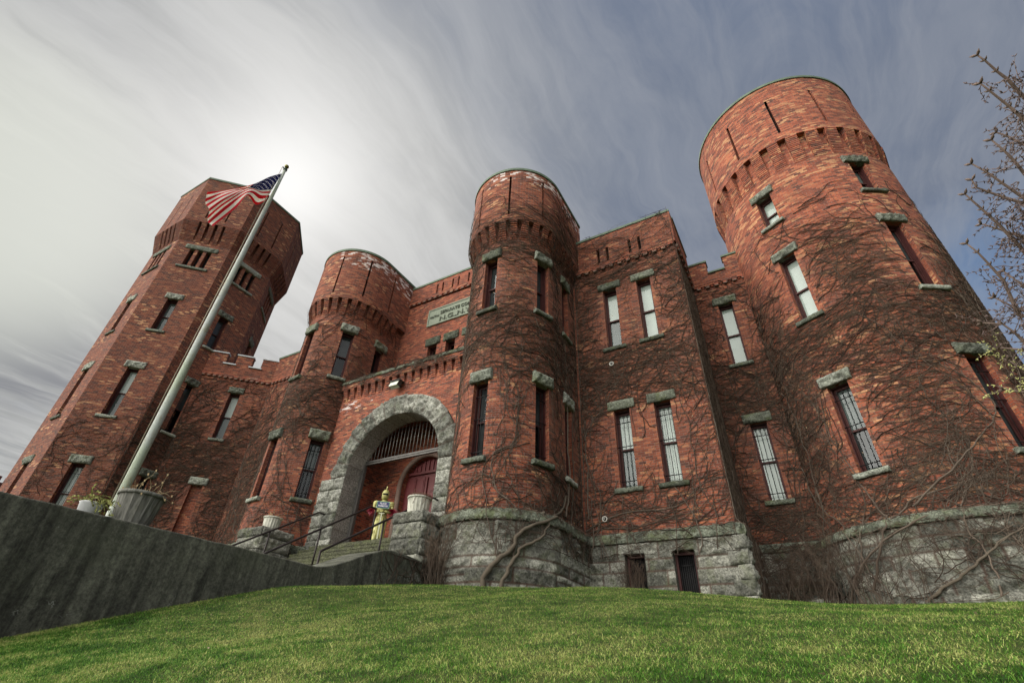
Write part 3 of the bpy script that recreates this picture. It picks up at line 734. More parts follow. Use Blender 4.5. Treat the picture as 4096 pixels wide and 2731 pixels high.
def text_mesh(body, size, extrude, align='LEFT', shear=0):
    cu = bpy.data.curves.new('lettering', 'FONT'); cu.body = body; cu.size = size; cu.extrude = extrude; cu.align_x = align; cu.shear = shear; cu.offset = size*.012
    o = bpy.data.objects.new('lettering', cu); col.objects.link(o); dg = bpy.context.evaluated_depsgraph_get(); dg.update()
    me = bpy.data.meshes.new_from_object(o.evaluated_get(dg)); bpy.data.objects.remove(o); return me
def text_on(body, size, origin, t, n, mt, parent, extrude=.02, align='LEFT', shear=0, name='lettering', fitw=None):
    me = text_mesh(body, size, extrude, align, shear)
    if fitw:
        xs = [v.co.x for v in me.vertices]; k = fitw/(max(xs)-min(xs))
        for v in me.vertices: v.co.x *= k
    t = Vector(t); n = Vector(n); M = Matrix((t, Vector((0, 0, 1)), n)).transposed().to_4x4(); M.translation = Vector(origin)
    me.transform(M); me.materials.clear(); me.materials.append(mt); o = bpy.data.objects.new(name, me); link(o, parent); return o
PLAQ = simple('grey_green_tablet_stone', (.215, .245, .195), .85, 0, .2, .25, 18)
mb = MB(); cx_, cz_ = -12.62, 15.72; hw_, hh_ = 1.78, .545; y_ = 15.3
mb.box((cx_, y_-.015, cz_), hw_-.07, .03, hh_-.07)
for sg in (-1, 1):
    mb.box((cx_, y_-.03, cz_+sg*(hh_-.035)), hw_, .045, .035); mb.box((cx_+sg*(hw_-.035), y_-.03, cz_), .035, .045, hh_-.07)
tab = part(mb, 'stone_tablet', PLAQ)
LET = simple('shaded_tablet_letter_stone', (.095, .11, .085), .85, 0, .2, .2, 18)  # darker than the tablet: shade around the raised letters put into their colour
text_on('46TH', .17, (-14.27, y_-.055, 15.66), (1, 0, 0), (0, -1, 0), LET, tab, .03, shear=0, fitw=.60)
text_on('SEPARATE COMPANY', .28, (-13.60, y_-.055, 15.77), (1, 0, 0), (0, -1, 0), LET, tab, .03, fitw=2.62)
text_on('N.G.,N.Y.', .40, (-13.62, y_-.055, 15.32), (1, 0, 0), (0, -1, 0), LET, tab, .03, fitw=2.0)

# ============ entrance porch (y=12.75) with the big stone arch
AX, AZ, RI, RO = -12.62, 6.40, 2.22, 3.02
mb = MB(); yp = 12.75; xl, xr = -16.25, -9.5; zt = 10.45
na = 48; arc = [(AX+(RO-.02)*math.cos(PI-PI*k/na), AZ+(RO-.02)*math.sin(PI-PI*k/na)) for k in range(na+1)]
def psalt(x, z): return 1.0*max(sstep(10.9, 9.3, z)*0+math.exp(-((z-9.6)/.45)**2)*(.35+.75*sstep(-13.0, -15.8, x)), .3*sstep(1.2, .2, abs(math.hypot(x-AX, z-AZ)-RO-.3)))
def colx(xa, za, xb, zb):    # strip from arc to the top
    k = 8; va = []
    for i in range(k+1):
        a = za+(zt-za)*i/k; b = zb+(zt-zb)*i/k
        va.append((mb.vert((xa, yp, a), salt=psalt(xa, a), ivy=.1), mb.vert((xb, yp, b), salt=psalt(xb, b), ivy=.1), a, b))
    for (p, q, a, b), (p2, q2, a2, b2) in zip(va[:-1], va[1:]): mb.face((p, q, q2, p2), [(xa, a), (xb, b), (xb, b2), (xa, a2)])
for (xa, za), (xb, zb) in zip(arc[:-1], arc[1:]): colx(xa, za, xb, zb)
for xa, xb in ((xl, (xl+arc[0][0])/2), ((xl+arc[0][0])/2, arc[0][0]), (arc[-1][0], xr)): colx(xa, 3.4, xb, 3.4)
part(mb, 'porch_wall', BR_P)
mb = MB(); Pl = Line((xl, yp), (xr, yp)); Pp = Line((xl, yp-.16), (xr, yp-.16))
brackets(mb, Pl, [.25+.40*k for k in range(17)], .225, 9.93, 10.44, .16, 6)
sweep(mb, Pl, [(-.4, 10.45), (.16, 10.45), (.16, 10.70), (-.4, 10.70)], .5)
part(mb, 'corbel_table', BR_P)
mb = MB(); sweep(mb, Pl, [(-.42, 10.70), (.21, 10.70), (.22, 10.74), (.21, 10.84), (-.42, 10.87)], .12, rough=.025); part(mb, 'coping', LINT_D)
mb = MB(); mb.box((-12.87, 14.1, 10.40), 3.4, 1.3, .05); part(mb, 'porch_roof', COPS)
# stone ring: rock faced front, smooth soffit
mb = MB(); nj = 15; seg = 150
def ringpt(a, r_, y): return Vector((AX+r_*math.cos(a), y, AZ+r_*math.sin(a)))
vals = [random.random() for _ in range(nj+20)]; rads = [RO+random.uniform(-.05, .05) for _ in range(nj+20)]
nr = 20; grid = {}
for i in range(seg+1):
    a = PI-PI*i/seg; f = i/seg*nj; v = min(nj-1, int(f)); e = min(f-v, v+1-f)*(PI/nj)*2.6; ed = min(1, e/.06)
    for j in range(nr+1):
        r_ = RI+(rads[v]-RI)*j/nr; er = min(1, min(j, nr-j)/nr*.8/.05)
        dd = (.05+.13*(rk(a*8, r_*4+v, v*2.1)+.35))*(.35+.65*ed)*er
        grid[i, j] = mb.vert(ringpt(a, r_, yp-.04-dd), stone=vals[v], joint=0 if ed > .25 else .6)
for i in range(seg):
    for j in range(nr): mb.face((grid[i, j], grid[i, j+1], grid[i+1, j+1], grid[i+1, j]), None, 0, True)
for i in range(seg):   # extrados edge
    a, b = PI-PI*i/seg, PI-PI*(i+1)/seg; p, q = Vector(mb.v[grid[i, nr]]), Vector(mb.v[grid[i+1, nr]])
    mb.quad(p, q, (q.x, yp+.05, q.z), (p.x, yp+.05, p.z))
# jambs below the spring: rock faced quoins
for sg, xi, xo in ((-1, AX-RI, -16.1), (1, AX+RI, AX+RO)):
    z = AZ; k = 0
    while z > 3.5:
        h = .46; w2 = abs(xo-xi)-(0 if sg < 0 else .0)
        nsub = [1.0] if (sg > 0) else ([.55, .45] if k % 2 else [.42, .58])
        x0 = xi
        for fr_ in nsub:
            ww = w2*fr_; rock_box(mb, (x0+sg*ww/2, yp-.045, z-h/2), ww-.012, h-.012, .12, (1, 0, 0), (0, -1, 0), .07, .05, k*3.3+fr_*7+sg)
            x0 += sg*ww
        z -= h; k += 1
arch = part(mb, 'entrance_arch', ARCHST)
mb = MB()   # soffit and jamb returns, smooth dressed stone with joints
YB = 13.55
prof = [(AX-RI, 3.5)]+[(AX-RI, 3.5+(AZ-3.5)*k/6) for k in range(1, 6)]+[(AX+RI*math.cos(PI-PI*k/nj), AZ+RI*math.sin(PI-PI*k/nj)) for k in range(nj+1)]+[(AX+RI, AZ-(AZ-3.5)*k/6) for k in range(1, 7)]
sub_ = 5; ys = [yp-.05, yp-.02]+[yp+.1+(YB-yp-.1)*k/3 for k in range(4)]
for (a, b) in zip(prof[:-1], prof[1:]):
    va = random.random()
    pts = []
    L_ = math.hypot(b[0]-a[0], b[1]-a[1]); isarc = a[1] >= AZ-1e-6 and b[1] >= AZ-1e-6
    ks = [0, .03, .25, .5, .75, .97, 1]
    for k in ks:
        if isarc:
            aa = math.atan2(a[1]-AZ, a[0]-AX); bb = math.atan2(b[1]-AZ, b[0]-AX); t_ = aa+(bb-aa)*k; x, z = AX+RI*math.cos(t_), AZ+RI*math.sin(t_)
        else: x, z = a[0]+(b[0]-a[0])*k, a[1]+(b[1]-a[1])*k
        pts.append([mb.vert((x, y, z), stone=va, joint=1 if k in (0, 1) else 0) for y in ys])
    for p, q in zip(pts[:-1], pts[1:]):
        for j in range(len(ys)-1): mb.face((p[j], p[j+1], q[j+1], q[j]), None, 0, True)
mb.build('soffit', SMOOTH, arch).location = (0, 0, 0)
# vestibule: side walls, ceiling, back wall with arched door
mb = MB(); xa, xb, yb_ = -15.15, -10.1, 14.75
for x in (xa, xb): mb.quad((x, 13.55, 3.6), (x, yb_, 3.6), (x, yb_, 9.4), (x, 13.55, 9.4), 0, [(0, 3.6), (1.2, 3.6), (1.2, 9.4), (0, 9.4)])
mb.quad((xa, 13.55, 9.2), (xb, 13.55, 9.2), (xb, yb_, 9.2), (xa, yb_, 9.2), 0, [(0, 0), (5, 0), (5, 1.2), (0, 1.2)])
mb.quad((xa, YB+.01, 3.6), (AX-RI, YB+.01, 3.6), (AX-RI, YB+.01, 9.4), (xa, YB+.01, 9.4), 0, [(0, 0), (1, 0), (1, 6), (0, 6)])
DX, DZ, DRr = -12.62, 6.45, 1.12
na = 24; arc = [(DX+DRr*math.cos(PI-PI*k/na), DZ+DRr*math.sin(PI-PI*k/na)) for k in range(na+1)]
for (x1, z1_), (x2, z2_) in zip(arc[:-1], arc[1:]): mb.quad((x1, yb_, z1_), (x2, yb_, z2_), (x2, yb_, 9.4), (x1, yb_, 9.4), 0, [(x1, z1_), (x2, z2_), (x2, 9.4), (x1, 9.4)])
for x1, x2 in ((xa, DX-DRr), (DX+DRr, xb)): mb.quad((x1, yb_, 3.6), (x2, yb_, 3.6), (x2, yb_, 9.4), (x1, yb_, 9.4), 0, [(x1, 3.6), (x2, 3.6), (x2, 9.4), (x1, 9.4)])
full = [(DX-DRr, 3.6)]+arc+[(DX+DRr, 3.6)]
for k_, rr_ in ((0, 1.0), (1, 1.25)):
    for (x1, z1_), (x2, z2_) in zip(full[:-1], full[1:]):
        mb.quad((x1, yb_-.0, z1_), (x2, yb_, z2_), (x2, yb_+.3, z2_), (x1, yb_+.3, z1_), 0, [(0, z1_), (0, z2_), (.3, z2_), (.3, z1_)]) if k_ == 0 else None
# rounded brick archivolt around the door
rol = [(DX-DRr-.11, 3.6+.2*k) for k in range(15)]+[(DX+(DRr+.11)*math.cos(PI-PI*k/na), DZ+(DRr+.11)*math.sin(PI-PI*k/na)) for k in range(na+1)]+[(DX+DRr+.11, DZ-.2*k) for k in range(1, 15)]
mb.tube([(x, yb_-.02, z) for x, z in rol], .11, 8)
part(mb, 'vestibule', BR_IN)
mb = MB()
df = [(x, z) for x, z in full]; c0 = mb.vert((DX, yb_+.22, DZ)); vv = [mb.vert((x, yb_+.22, z)) for x, z in df]
for a, b in zip(vv[:-1], vv[1:]): mb.face((c0, a, b))
mb.face((c0, vv[-1], vv[0]))
for sg in (-1, 1):    # leaf frames and raised panels
    cx2 = DX+sg*.52
    for px_ in (-.27, .27):
        for zc, hh in ((4.3, .42), (5.45, .5), (6.5, .32)):
            mb.box((cx2+px_*.82, yb_+.205, zc), .17, .012, hh); mb.box((cx2+px_*.82, yb_+.19, zc), .12, .012, hh-.06)
mb.box((DX, yb_+.19, 5.2), .03, .03, 1.6); mb.box((DX, yb_+.18, 7.0), DRr*.86, .05, .05)
for k in range(9): 
    x = DX-.85+.2125*k; zt2 = DZ+math.sqrt(max(.01, DRr**2-(x-DX)**2))-.03
    if zt2 > 7.1: mb.box((x, yb_+.19, (7.05+zt2)/2), .018, .02, (zt2-7.05)/2)
dr = part(mb, 'door', DOORR)
m = MB(); m.tube([(DX-.12, yb_+.12, 5.0), (DX-.12, yb_+.12, 5.35)], .015, 6); m.build('handle', IRON, dr)
# fanlight grille and beam under the arch
mb = MB(); yg = 13.50
def arcz(x): return AZ+math.sqrt(max(.0, (RI-.01)**2-(x-AX)**2))
mb.box((AX, yg, 7.19), RI*.93, .07, .035); mb.box((AX, yg, 7.11), RI*.94, .05, .035)
for sg in (-1, 1): mb.box((AX+sg*(RI-.08), yg, 5.3), .08, .06, 1.8)
ga = part(mb, 'gate_frame', simple('weathered_gate_iron', (.09, .085, .08), .6, .3))
mb = MB()
for k in range(24):
    x = AX-RI*.92+k*RI*1.84/23; z1_ = arcz(x)
    if z1_ > 7.3:
        mb.tube([(x, yg, 7.22), (x, yg, z1_)], .013, 5); zz = 7.22+(z1_-7.22)*.5
        mb.tube([(x, yg, zz-.04), (x, yg, zz), (x, yg, zz+.04)], [.012, .028, .012], 6)
mb.build('grille', simple('grey_grille_iron', (.16, .15, .14), .5, .4), ga)

# ============ left linking walls
B2 = Line((-26.05, 15), (-19.6, 15)); B1 = Line((-28.9, 12.17), (-26.05, 15.02))
bs = lambda x, y: ((x+28.9)**2+(y-12.17)**2)**.5
s_w = bs(-27.26, 13.81)
mb = MB(); bivy = ivyfun(lambda s_, z_: .9-.6*sstep(11.5, 14, z_))
wall(mb, B1, 3.9, 14.62, [(s_w-.28, s_w+.28, 10.72, 13.6, .38), (s_w-.28, s_w+.28, 2.5, 8.10, .26)], .4, .5, ivy=bivy)
p_, n_ = B1.at(s_w); t_ = Vector((-n_.y, n_.x, 0)); c_ = p_-n_*.25
mb.quad(*(c_+t_*a+Vector((0, 0, z)) for a, z in ((-.3, 3.9), (.3, 3.9), (.3, 8.1), (-.3, 8.1))), 0, [(0, 3.9), (.6, 3.9), (.6, 8.1), (0, 8.1)])
wall(mb, B2, 3.9, 14.62, ds=.5, ivy=bivy, u0=4); part(mb, 'left_linking_wall', BR)
m = MB(); rock_box(m, p_+n_*.05+Vector((0, 0, 8.10+.19)), .92, .38, .35, t_, n_, .05, .045, 3.1); part(m, 'lintel', LINT)
mb = MB(); n1 = Vector((1, -1, 0)).normalized(); B1p = Line((-28.86, 12.13), (-26.02, 14.96)); B2p = Line((-26.02, 14.94), (-19.6, 14.94))
bq = lambda x: (x+28.86)*math.sqrt(2)
wall(mb, B1p, 14.75, 15.40, ds=.5, ivy=lambda s_, z_: .2)
t1 = Vector((1, 1, 0)).normalized()
cres = ((-28.80, -28.08), (-27.70, -27.05), (-26.66, -26.02))
for a, b in cres:
    wall(mb, B1p, 15.40, 16.12, ds=.5, s0=bq(a), s1=bq(b), ivy=lambda s_, z_: .05, salt=lambda s_, z_: .3)
    for x in (a, b):
        p = Vector((x, x+28.86+12.13, 0)); mb.quad(p+Vector((0, 0, 15.4)), p-n1*.35+Vector((0, 0, 15.4)), p-n1*.35+Vector((0, 0, 16.12)), p+Vector((0, 0, 16.12)), 0, [(0, 0), (.35, 0), (.35, .7), (0, .7)])
    p = Vector((a, a+28.86+12.13, 0))-n1*.35; q = Vector((b, b+28.86+12.13, 0))-n1*.35
    mb.quad(p+Vector((0, 0, 14.9)), q+Vector((0, 0, 14.9)), q+Vector((0, 0, 16.12)), p+Vector((0, 0, 16.12)), 0, [(0, 0), (1, 0), (1, 1), (0, 1)])
wall(mb, B2p, 14.75, 16.30, ds=.5, ivy=lambda s_, z_: .3)
mb.quad((-26.0, 15.3, 14.9), (-19.6, 15.3, 14.9), (-19.6, 15.3, 16.3), (-26.0, 15.3, 16.3), 0, [(0, 0), (6, 0), (6, 1), (0, 1)])
part(mb, 'left_parapet', BR)
PALE = simple('pale_lead_flashing', (.42, .45, .47), .5, .1, .4, .15, 4)
mb = MB()
for a, b in cres:
    m_ = (a+b)/2; p = Vector((m_, m_+28.86+12.13, 0))-n1*.155; mb.box(p+Vector((0, 0, 16.155)), (b-a)*.707+.03, .22, .035, t1, n1)
for a, b in ((-28.08, -27.70), (-27.05, -26.66)):
    m_ = (a+b)/2; p = Vector((m_, m_+28.86+12.13, 0))-n1*.14; mb.box(p+Vector((0, 0, 15.435)), (b-a)*.707+.1, .24, .035, t1, n1)
part(mb, 'flashing', PALE)
mb = MB(); sweep(mb, B2p, [(-.40, 16.30), (.04, 16.30), (.04, 16.42), (-.40, 16.42)], .5); part(mb, 'coping', COPP)
mb = MB(); dentil_course(mb, B1, 14.50, .1, 4.0, .30); dentil_course(mb, B2, 14.50, .1, 6.4, .33); part(mb, 'dentil_cornice', BR_IN)
winp(B1, s_w, w_=W, z0=10.72, z1=13.6, dep=.36, blinds=('w', 'g'), lint_w=.85, lh=.38, sill_w=.82)
mb = MB(); stone_wall(mb, Line((-28.9, 12.09), (-26.02, 14.94)), 1.4, 3.9, 71, res=.1); stone_wall(mb, Line((-26.02, 14.9), (-19.6, 14.9)), 1.4, 3.9, 72, res=.1); part(mb, 'stone_base', ROCK)

# ============ octagonal tower (left)
ox, oy, orr, orp = -32.59, 12.06, 4.138, 4.58
def octv(r_, k): a = R(-112.5+45*k); return (ox+r_*math.cos(a), oy+r_*math.sin(a))
mbw = MB(); mbp = MB(); mbc = MB(); mbk = MB(); mbb = MB()
octwins = []
for k in range(8):
    f = Line(octv(orr, k), octv(orr, k+1)); L_ = f.L; c = L_/2; vis = k in (0, 1, 2, 3)
    hs = []
    if vis:
        lst = [(5.3, 8.1), (10.70, 13.6), (16.2, 18.55)]
        if k == 2: lst = [(5.3, 8.1), (10.6, 13.6), (16.2, 18.55)]
        if k == 3: lst = [(16.2, 18.55)]
        for a, b in lst: hs.append((c-.30, c+.30, a, b, .40)); octwins.append((k, f, a, b))
        for q in (-.50, 0, .50): hs.append((c+q-.15, c+q+.15, 21.25, 22.72, .35))
    wall(mbw, f, 2.0, 23.35, hs, .6, .6, u0=k*5, ivy=ivyfun(lambda s_, z_, k=k: (.75 if k != 0 else .3)*(1-sstep(9, 12.5, z_))))
    if vis:
        slit_back(mbw, f, [c-.5, c, c+.5], 21.25, 22.72, .34, .16)
        p, n = f.at(c); t = Vector((-n.y, n.x, 0))
        m = MB(); rock_box(m, p+n*.05+Vector((0, 0, 22.90)), 1.95, .36, .3, t, n, .04, .06, k); part(m, 'long_lintel', LINT)
        m = MB(); rock_box(m, p+n*.08+Vector((0, 0, 21.16)), 1.85, .17, .3, t, n, .02, .06, k+9); part(m, 'long_sill', LINT)
    g = Line(octv(orp, k), octv(orp, k+1)); cg = g.L/2
    wall(mbp, g, 24.9, 29.12, [(cg+q-.05, cg+q+.05, 25.3, 27.9, .3) for q in (-.62, .62)], .6, .7, u0=k*5+2, ivy=lambda s_, z_: 0, salt=lambda s_, z_, k=k: (.45 if k in (2, 3) else .0)*sstep(27.6, 29.0, z_))
    slit_back(mbp, g, [cg-.62, cg+.62], 25.3, 27.9, .29)
    sweep(mbp, g, [(-.6, 24.9), (-.003, 24.9), (-.003, 24.91), (-.6, 24.91)], .6, caps=False)
    gi = Line(octv(orp-.45, k+1), octv(orp-.45, k)); wall(mbp, gi, 27.5, 29.12, ds=.8, ivy=lambda s_, z_: 0)
    gc = Line(octv(orp+.05, k), octv(orp+.05, k+1)); gq = Line(octv(orp-.5, k), octv(orp-.5, k+1))
    a, b, c_, d_ = gc.a, gc.b, gq.b, gq.a
    for z in (29.12, 29.27): mbk.quad(*(p+Vector((0, 0, z)) for p in (a, b, c_, d_)))
    mbk.quad(*(p+Vector((0, 0, z)) for p, z in ((a, 29.12), (b, 29.12), (b, 29.27), (a, 29.27))))
    fb_ = Line(octv(orr-.01, k), octv(orr-.01, k+1)); wall(mbb, fb_, 23.30, 24.92, ds=.8, u0=k*5, ivy=lambda s_, z_: 0)
    brackets(mbb, fb_, [c-.50, c, c+.50], .30, 23.4, 24.88, .41, 15)
    ap_ = orr*math.cos(PI/8)
    for sg in (-1, 1):      # solid stepped corner pieces, mitred
        kv = octv(1.0, k+1 if sg > 0 else k); cdir = Vector((kv[0]-ox, kv[1]-oy, 0))
        for q in range(15):
            o_ = .41*(q+1)/15; za = 23.4+1.48*q/15; zb_ = za+1.48/15*.86
            P0, n0 = fb_.at(c+sg*.82); A_ = P0-n0*.02; B_ = P0+n0*o_; C2 = Vector((ox, oy, 0))+cdir*((ap_+o_)/math.cos(PI/8)); D2 = Vector((ox, oy, 0))+cdir*(orr-.03)
            lo = [mbb.vert((p.x, p.y, za)) for p in (A_, B_, C2, D2)]; hi = [mbb.vert((p.x, p.y, zb_)) for p in (A_, B_, C2, D2)]
            w2 = (B_-C2).length; mbb.face(lo, [(0, 0), (.1, 0), (.1, .1), (0, .1)]); mbb.face(hi, [(0, 0), (.1, 0), (.1, .1), (0, .1)])
            for i_, j_, ww in ((0, 1, o_), (1, 2, w2)): mbb.face((lo[i_], lo[j_], hi[j_], hi[i_]), [(0, za), (ww, za), (ww, zb_), (0, zb_)])
part(mbw, 'octagonal_tower_wall', [BR_OCT, DARK]); part(mbp, 'octagonal_parapet', [BR_OCT, DARK]); part(mbk, 'coping', COPP); part(mbb, 'corbel_table', BR_OCT)
mb = MB(); mb.lathe((ox, oy, 27.4), [(4.0, 0), (4.0, .1)], 8); part(mb, 'tower_roof', COPS)
ob = {(0, 5.3): ('d', 'd'), (1, 5.3): ('w', 'w'), (1, 10.70): ('w', 'g'), (1, 16.2): ('g', 'g'), (2, 10.6): ('d', 'n'), (2, 16.2): ('d', 'd')}
for k, f, a, b in octwins:
    winp(f, f.L/2, w_=.60, z0=a, z1=b, dep=.38, blinds=ob.get((k, a), ('d', 'n')), bars=a < 6, lint_w=1.0, lh=.40, sill_w=.98)
# rear mass so that the towers do not stand free
mb = MB(); Rb = [Line((-30, 15.9), (-30, 45)), Line((5, 45), (-30, 45)), Line((6.5, 22), (6.5, 45))]
mb.box((-12, 31, 7.5), 17.5, 12.4, 6.5); part(mb, 'rear_hall', BR)
# wire bracket on the octagon
mb = MB(); p_ = Vector((-33.15, 8.2, 6.1)); mb.tube([p_, p_+Vector((-.6, -1.3, .22))], .03, 6); mb.tube([p_+Vector((0, .02, -.18)), p_+Vector((0, .02, .18))], .06, 6)
mb.tube([p_+Vector((-.55, -1.2, .25)), p_+Vector((-.1, -.5, .7)), p_+Vector((.25, -.1, 1.2))], .008, 4)
part(mb, 'service_bracket', IRON)

# ------------------------------------------------------------------ ground
def lerp_tab(tab, y):
    if y <= tab[0][0]: return tab[0][1]
    for (a, za), (b, zb) in zip(tab[:-1], tab[1:]):
        if y <= b: t_ = (y-a)/(b-a); return za+(zb-za)*t_
    return tab[-1][1]
PL = [(-6, -1.5), (0, -.80), (2.3, .02), (2.99, .25), (4.56, .745), (6.585, 1.35), (9.17, 1.80), (10.9, 2.05), (13, 2.15), (60, 2.2)]
PM = [(-6, -1.5), (0, -.85), (2.4, .03), (4, .42), (6, .90), (8, 1.30), (10, 1.68), (11, 1.87), (12, 2.0), (15, 2.31), (18, 2.4), (60, 2.4)]
PR = [(-6, -1.5), (0, -.85), (2.4, .06), (5, .50), (8, .94), (12, 1.47), (15, 1.86), (18, 2.25), (60, 2.3)]
def gz(x, y):
    def s(a, b): return sstep(a, b, x)
    wl = 1-s(-8.85, -5.0); wr = s(-5.0, 1.5)
    z = lerp_tab(PL, y)*wl+lerp_tab(PR, y)*wr+lerp_tab(PM, y)*(1-wl-wr)
    if x < -9.3: 
        k = sstep(-9.3, -9.6, x); zz = 1.42*sstep(-3, 1, y)-1.5*(1-sstep(-3, 1, y)); z = z*(1-k)+max(zz, min(z, 2.2)*0+zz)*k
        if y > 12: z = z+(2.15-z)*sstep(12, 14, y)
    if y < -6: z = -1.5
    z += .018*mnoise.noise((x*.9, y*.9, 0))
    return z
xs = [-3000, -800, -200, -80, -50]+[-40+k*1.0 for k in range(28)]+[-12+.25*k for k in range(100)]+[13+k*1.5 for k in range(12)]+[40, 80, 200, 800, 3000]
ysv = [-3000, -800, -200, -60, -20, -10]+[-6+.5*k for k in range(14)]+[1+.2*k for k in range(90)]+[19+1.5*k for k in range(14)]+[60, 120, 300, 900, 3000]
xs = sorted(set(round(x, 3) for x in xs)); ysv = sorted(set(round(x, 3) for x in ysv))
mb = MB(); gi = {}
for i, x in enumerate(xs):
    for j, y in enumerate(ysv): gi[i, j] = mb.vert((x, y, gz(x, y)))
for i in range(len(xs)-1):
    for j in range(len(ysv)-1): mb.face((gi[i, j], gi[i+1, j], gi[i+1, j+1], gi[i, j+1]), None, 0, True)
def groundmat():
    mt, N = mat('lawn_ground'); pos = N.n('ShaderNodeNewGeometry').outputs['Position']
    n = N.noise(pos, 3.0, 7, .65); n2 = N.noise(pos, 40, 5, .65)
    c = N.mix(N.mapr(n, .35, .65), (.025, .045, .010, 1), (.07, .09, .025, 1)); c = N.mix(N.mapr(n2, .35, .65), N.mix(.5, c, (.03, .03, .015, 1)), c)
    principled(N, c, .95, 0, n2, .1, .6, .03); return mt
tag(mb.build('lawn', groundmat()), kind='structure')

# grass blades: matted, mown, part dry
def ground_np(x, y):
    GX = np.linspace(-9.6, 13, 227); GY = np.linspace(1.0, 19, 181)
    if not hasattr(ground_np, 'G'): ground_np.G = np.array([[gz(a, b) for b in GY] for a in GX])
    fx_ = np.clip((x-GX[0])/(GX[1]-GX[0]), 0, len(GX)-1.001); fy = np.clip((y-GY[0])/(GY[1]-GY[0]), 0, len(GY)-1.001)
    i = fx_.astype(int); j = fy.astype(int); u = fx_-i; v = fy-j; G_ = ground_np.G
    return G_[i, j]*(1-u)*(1-v)+G_[i+1, j]*u*(1-v)+G_[i, j+1]*(1-u)*v+G_[i+1, j+1]*u*v
def np_mesh(name, V, F, mats, attrs=None, smooth=False):
    """V (n,3), F (m,4) or (m,3)"""
    me = bpy.data.meshes.new(name); k = F.shape[1]
    me.vertices.add(len(V)); me.vertices.foreach_set('co', V.astype(np.float32).ravel())
    me.loops.add(F.size); me.loops.foreach_set('vertex_index', F.astype(np.int32).ravel())
    me.polygons.add(len(F)); me.polygons.foreach_set('loop_start', np.arange(0, F.size, k, dtype=np.int32))
    if smooth: me.polygons.foreach_set('use_smooth', np.ones(len(F), dtype=bool))
    for nm, a in (attrs or {}).items():
        at = me.attributes.new(nm, 'FLOAT', 'POINT'); at.data.foreach_set('value', a.astype(np.float32))
    me.materials.append(mats); me.update(calc_edges=True); return me
NB = 520000
# density falls with distance from the near edge of the lawn
yy = 1.7*np.power(19/1.7, rng.random(NB)); xx = rng.uniform(-3.3, 1.0, NB)*yy+rng.normal(0, .3, NB)
keep = (xx > -8.83) & (xx < 11) & (yy > 1.6)
inb = ((xx+7.79)**2+(yy-13)**2 < 1.9**2) | ((xx < -1.4) & (yy > 14.9)) | ((xx-3.75)**2+(yy-19.24)**2 < 3.4**2) | (yy > 18) | ((xx < -8.9) & (yy > 10.5)) | ((xx<-7)&(yy>13))
keep &= ~inb; xx = xx[keep]; yy = yy[keep]; n = len(xx); zz = ground_np(xx, yy)
dist = np.hypot(xx, yy)
hgt = rng.uniform(.011, .029, n)*np.where(rng.random(n) < .04, 1.9, 1)*(1+.03*dist); wid = rng.uniform(.0012, .0025, n)*(1+.14*dist)
flow = np.array([mnoise.noise((a*.8, b*.8, 3)) for a, b in zip(xx[::40], yy[::40])]).repeat(40)[:n] if False else np.sin(xx*2.1+1.7*np.sin(yy*1.3))*1.5
ang = rng.uniform(0, 2*PI, n)*.65+flow*.3; ang = rng.uniform(0, 2*PI, n); lean = rng.uniform(.5, 2.1, n)
dxy = np.stack([np.cos(ang), np.sin(ang)], 1); side = np.stack([-np.sin(ang+rng.normal(0, .8, n)), np.cos(ang)], 1)
base = np.stack([xx, yy, zz-.004], 1)
mid = base.copy(); mid[:, :2] += dxy*(hgt*lean*.4)[:, None]; mid[:, 2] += hgt*.62
tip = base.copy(); tip[:, :2] += dxy*(hgt*lean*1.15)[:, None]; tip[:, 2] += hgt*np.clip(1.1-.45*lean, .35, 1)
s3 = np.concatenate([side, np.zeros((n, 1))], 1)*(wid/2)[:, None]
V = np.stack([base-s3, base+s3, mid-s3*.8, mid+s3*.8, tip-s3*.15, tip+s3*.15], 1).reshape(-1, 3)
b = np.arange(n)[:, None]*6; Fq = np.concatenate([b+np.array([[0, 1, 3, 2]]), b+np.array([[2, 3, 5, 4]])], 0)
tone = np.repeat(rng.random(n), 6)
def grassmat():
    mt, N = mat('grass_blades'); pos = N.n('ShaderNodeNewGeometry').outputs['Position']
    t_ = N.n('ShaderNodeAttribute', attribute_name='tone').outputs['Fac']
    patch = N.noise(pos, 3.0, 7, .72, .6); p2 = N.noise(pos, .9, 4, .55)
    f = N.math('ADD', N.math('MULTIPLY', t_, .85), N.math('MULTIPLY', N.math('SUBTRACT', N.math('ADD', patch, N.math('MULTIPLY', p2, .7)), .75), 2.7))
    c = N.ramp(f, [(0.0, (.010, .046, .005)), (.30, (.039, .150, .012)), (.56, (.100, .265, .026)), (.82, (.24, .375, .070)), (1.0, (.47, .49, .17))])
    p = N.n('ShaderNodeBsdfPrincipled', {'Base Color': c, 'Roughness': .6, 'Specular IOR Level': .25})
    tr = N.n('ShaderNodeBsdfTranslucent', {'Color': c}); mx = N.n('ShaderNodeMixShader', {0: .3, 1: p.outputs[0], 2: tr.outputs[0]})
    out(N, mx.outputs[0]); return mt
go = bpy.data.objects.new('grass', np_mesh('grass', V, Fq, grassmat(), {'tone': tone})); col.objects.link(go)
tag(go, 'short mown green grass with straw coloured dry patches on the bank', 'grass', kind='stuff')

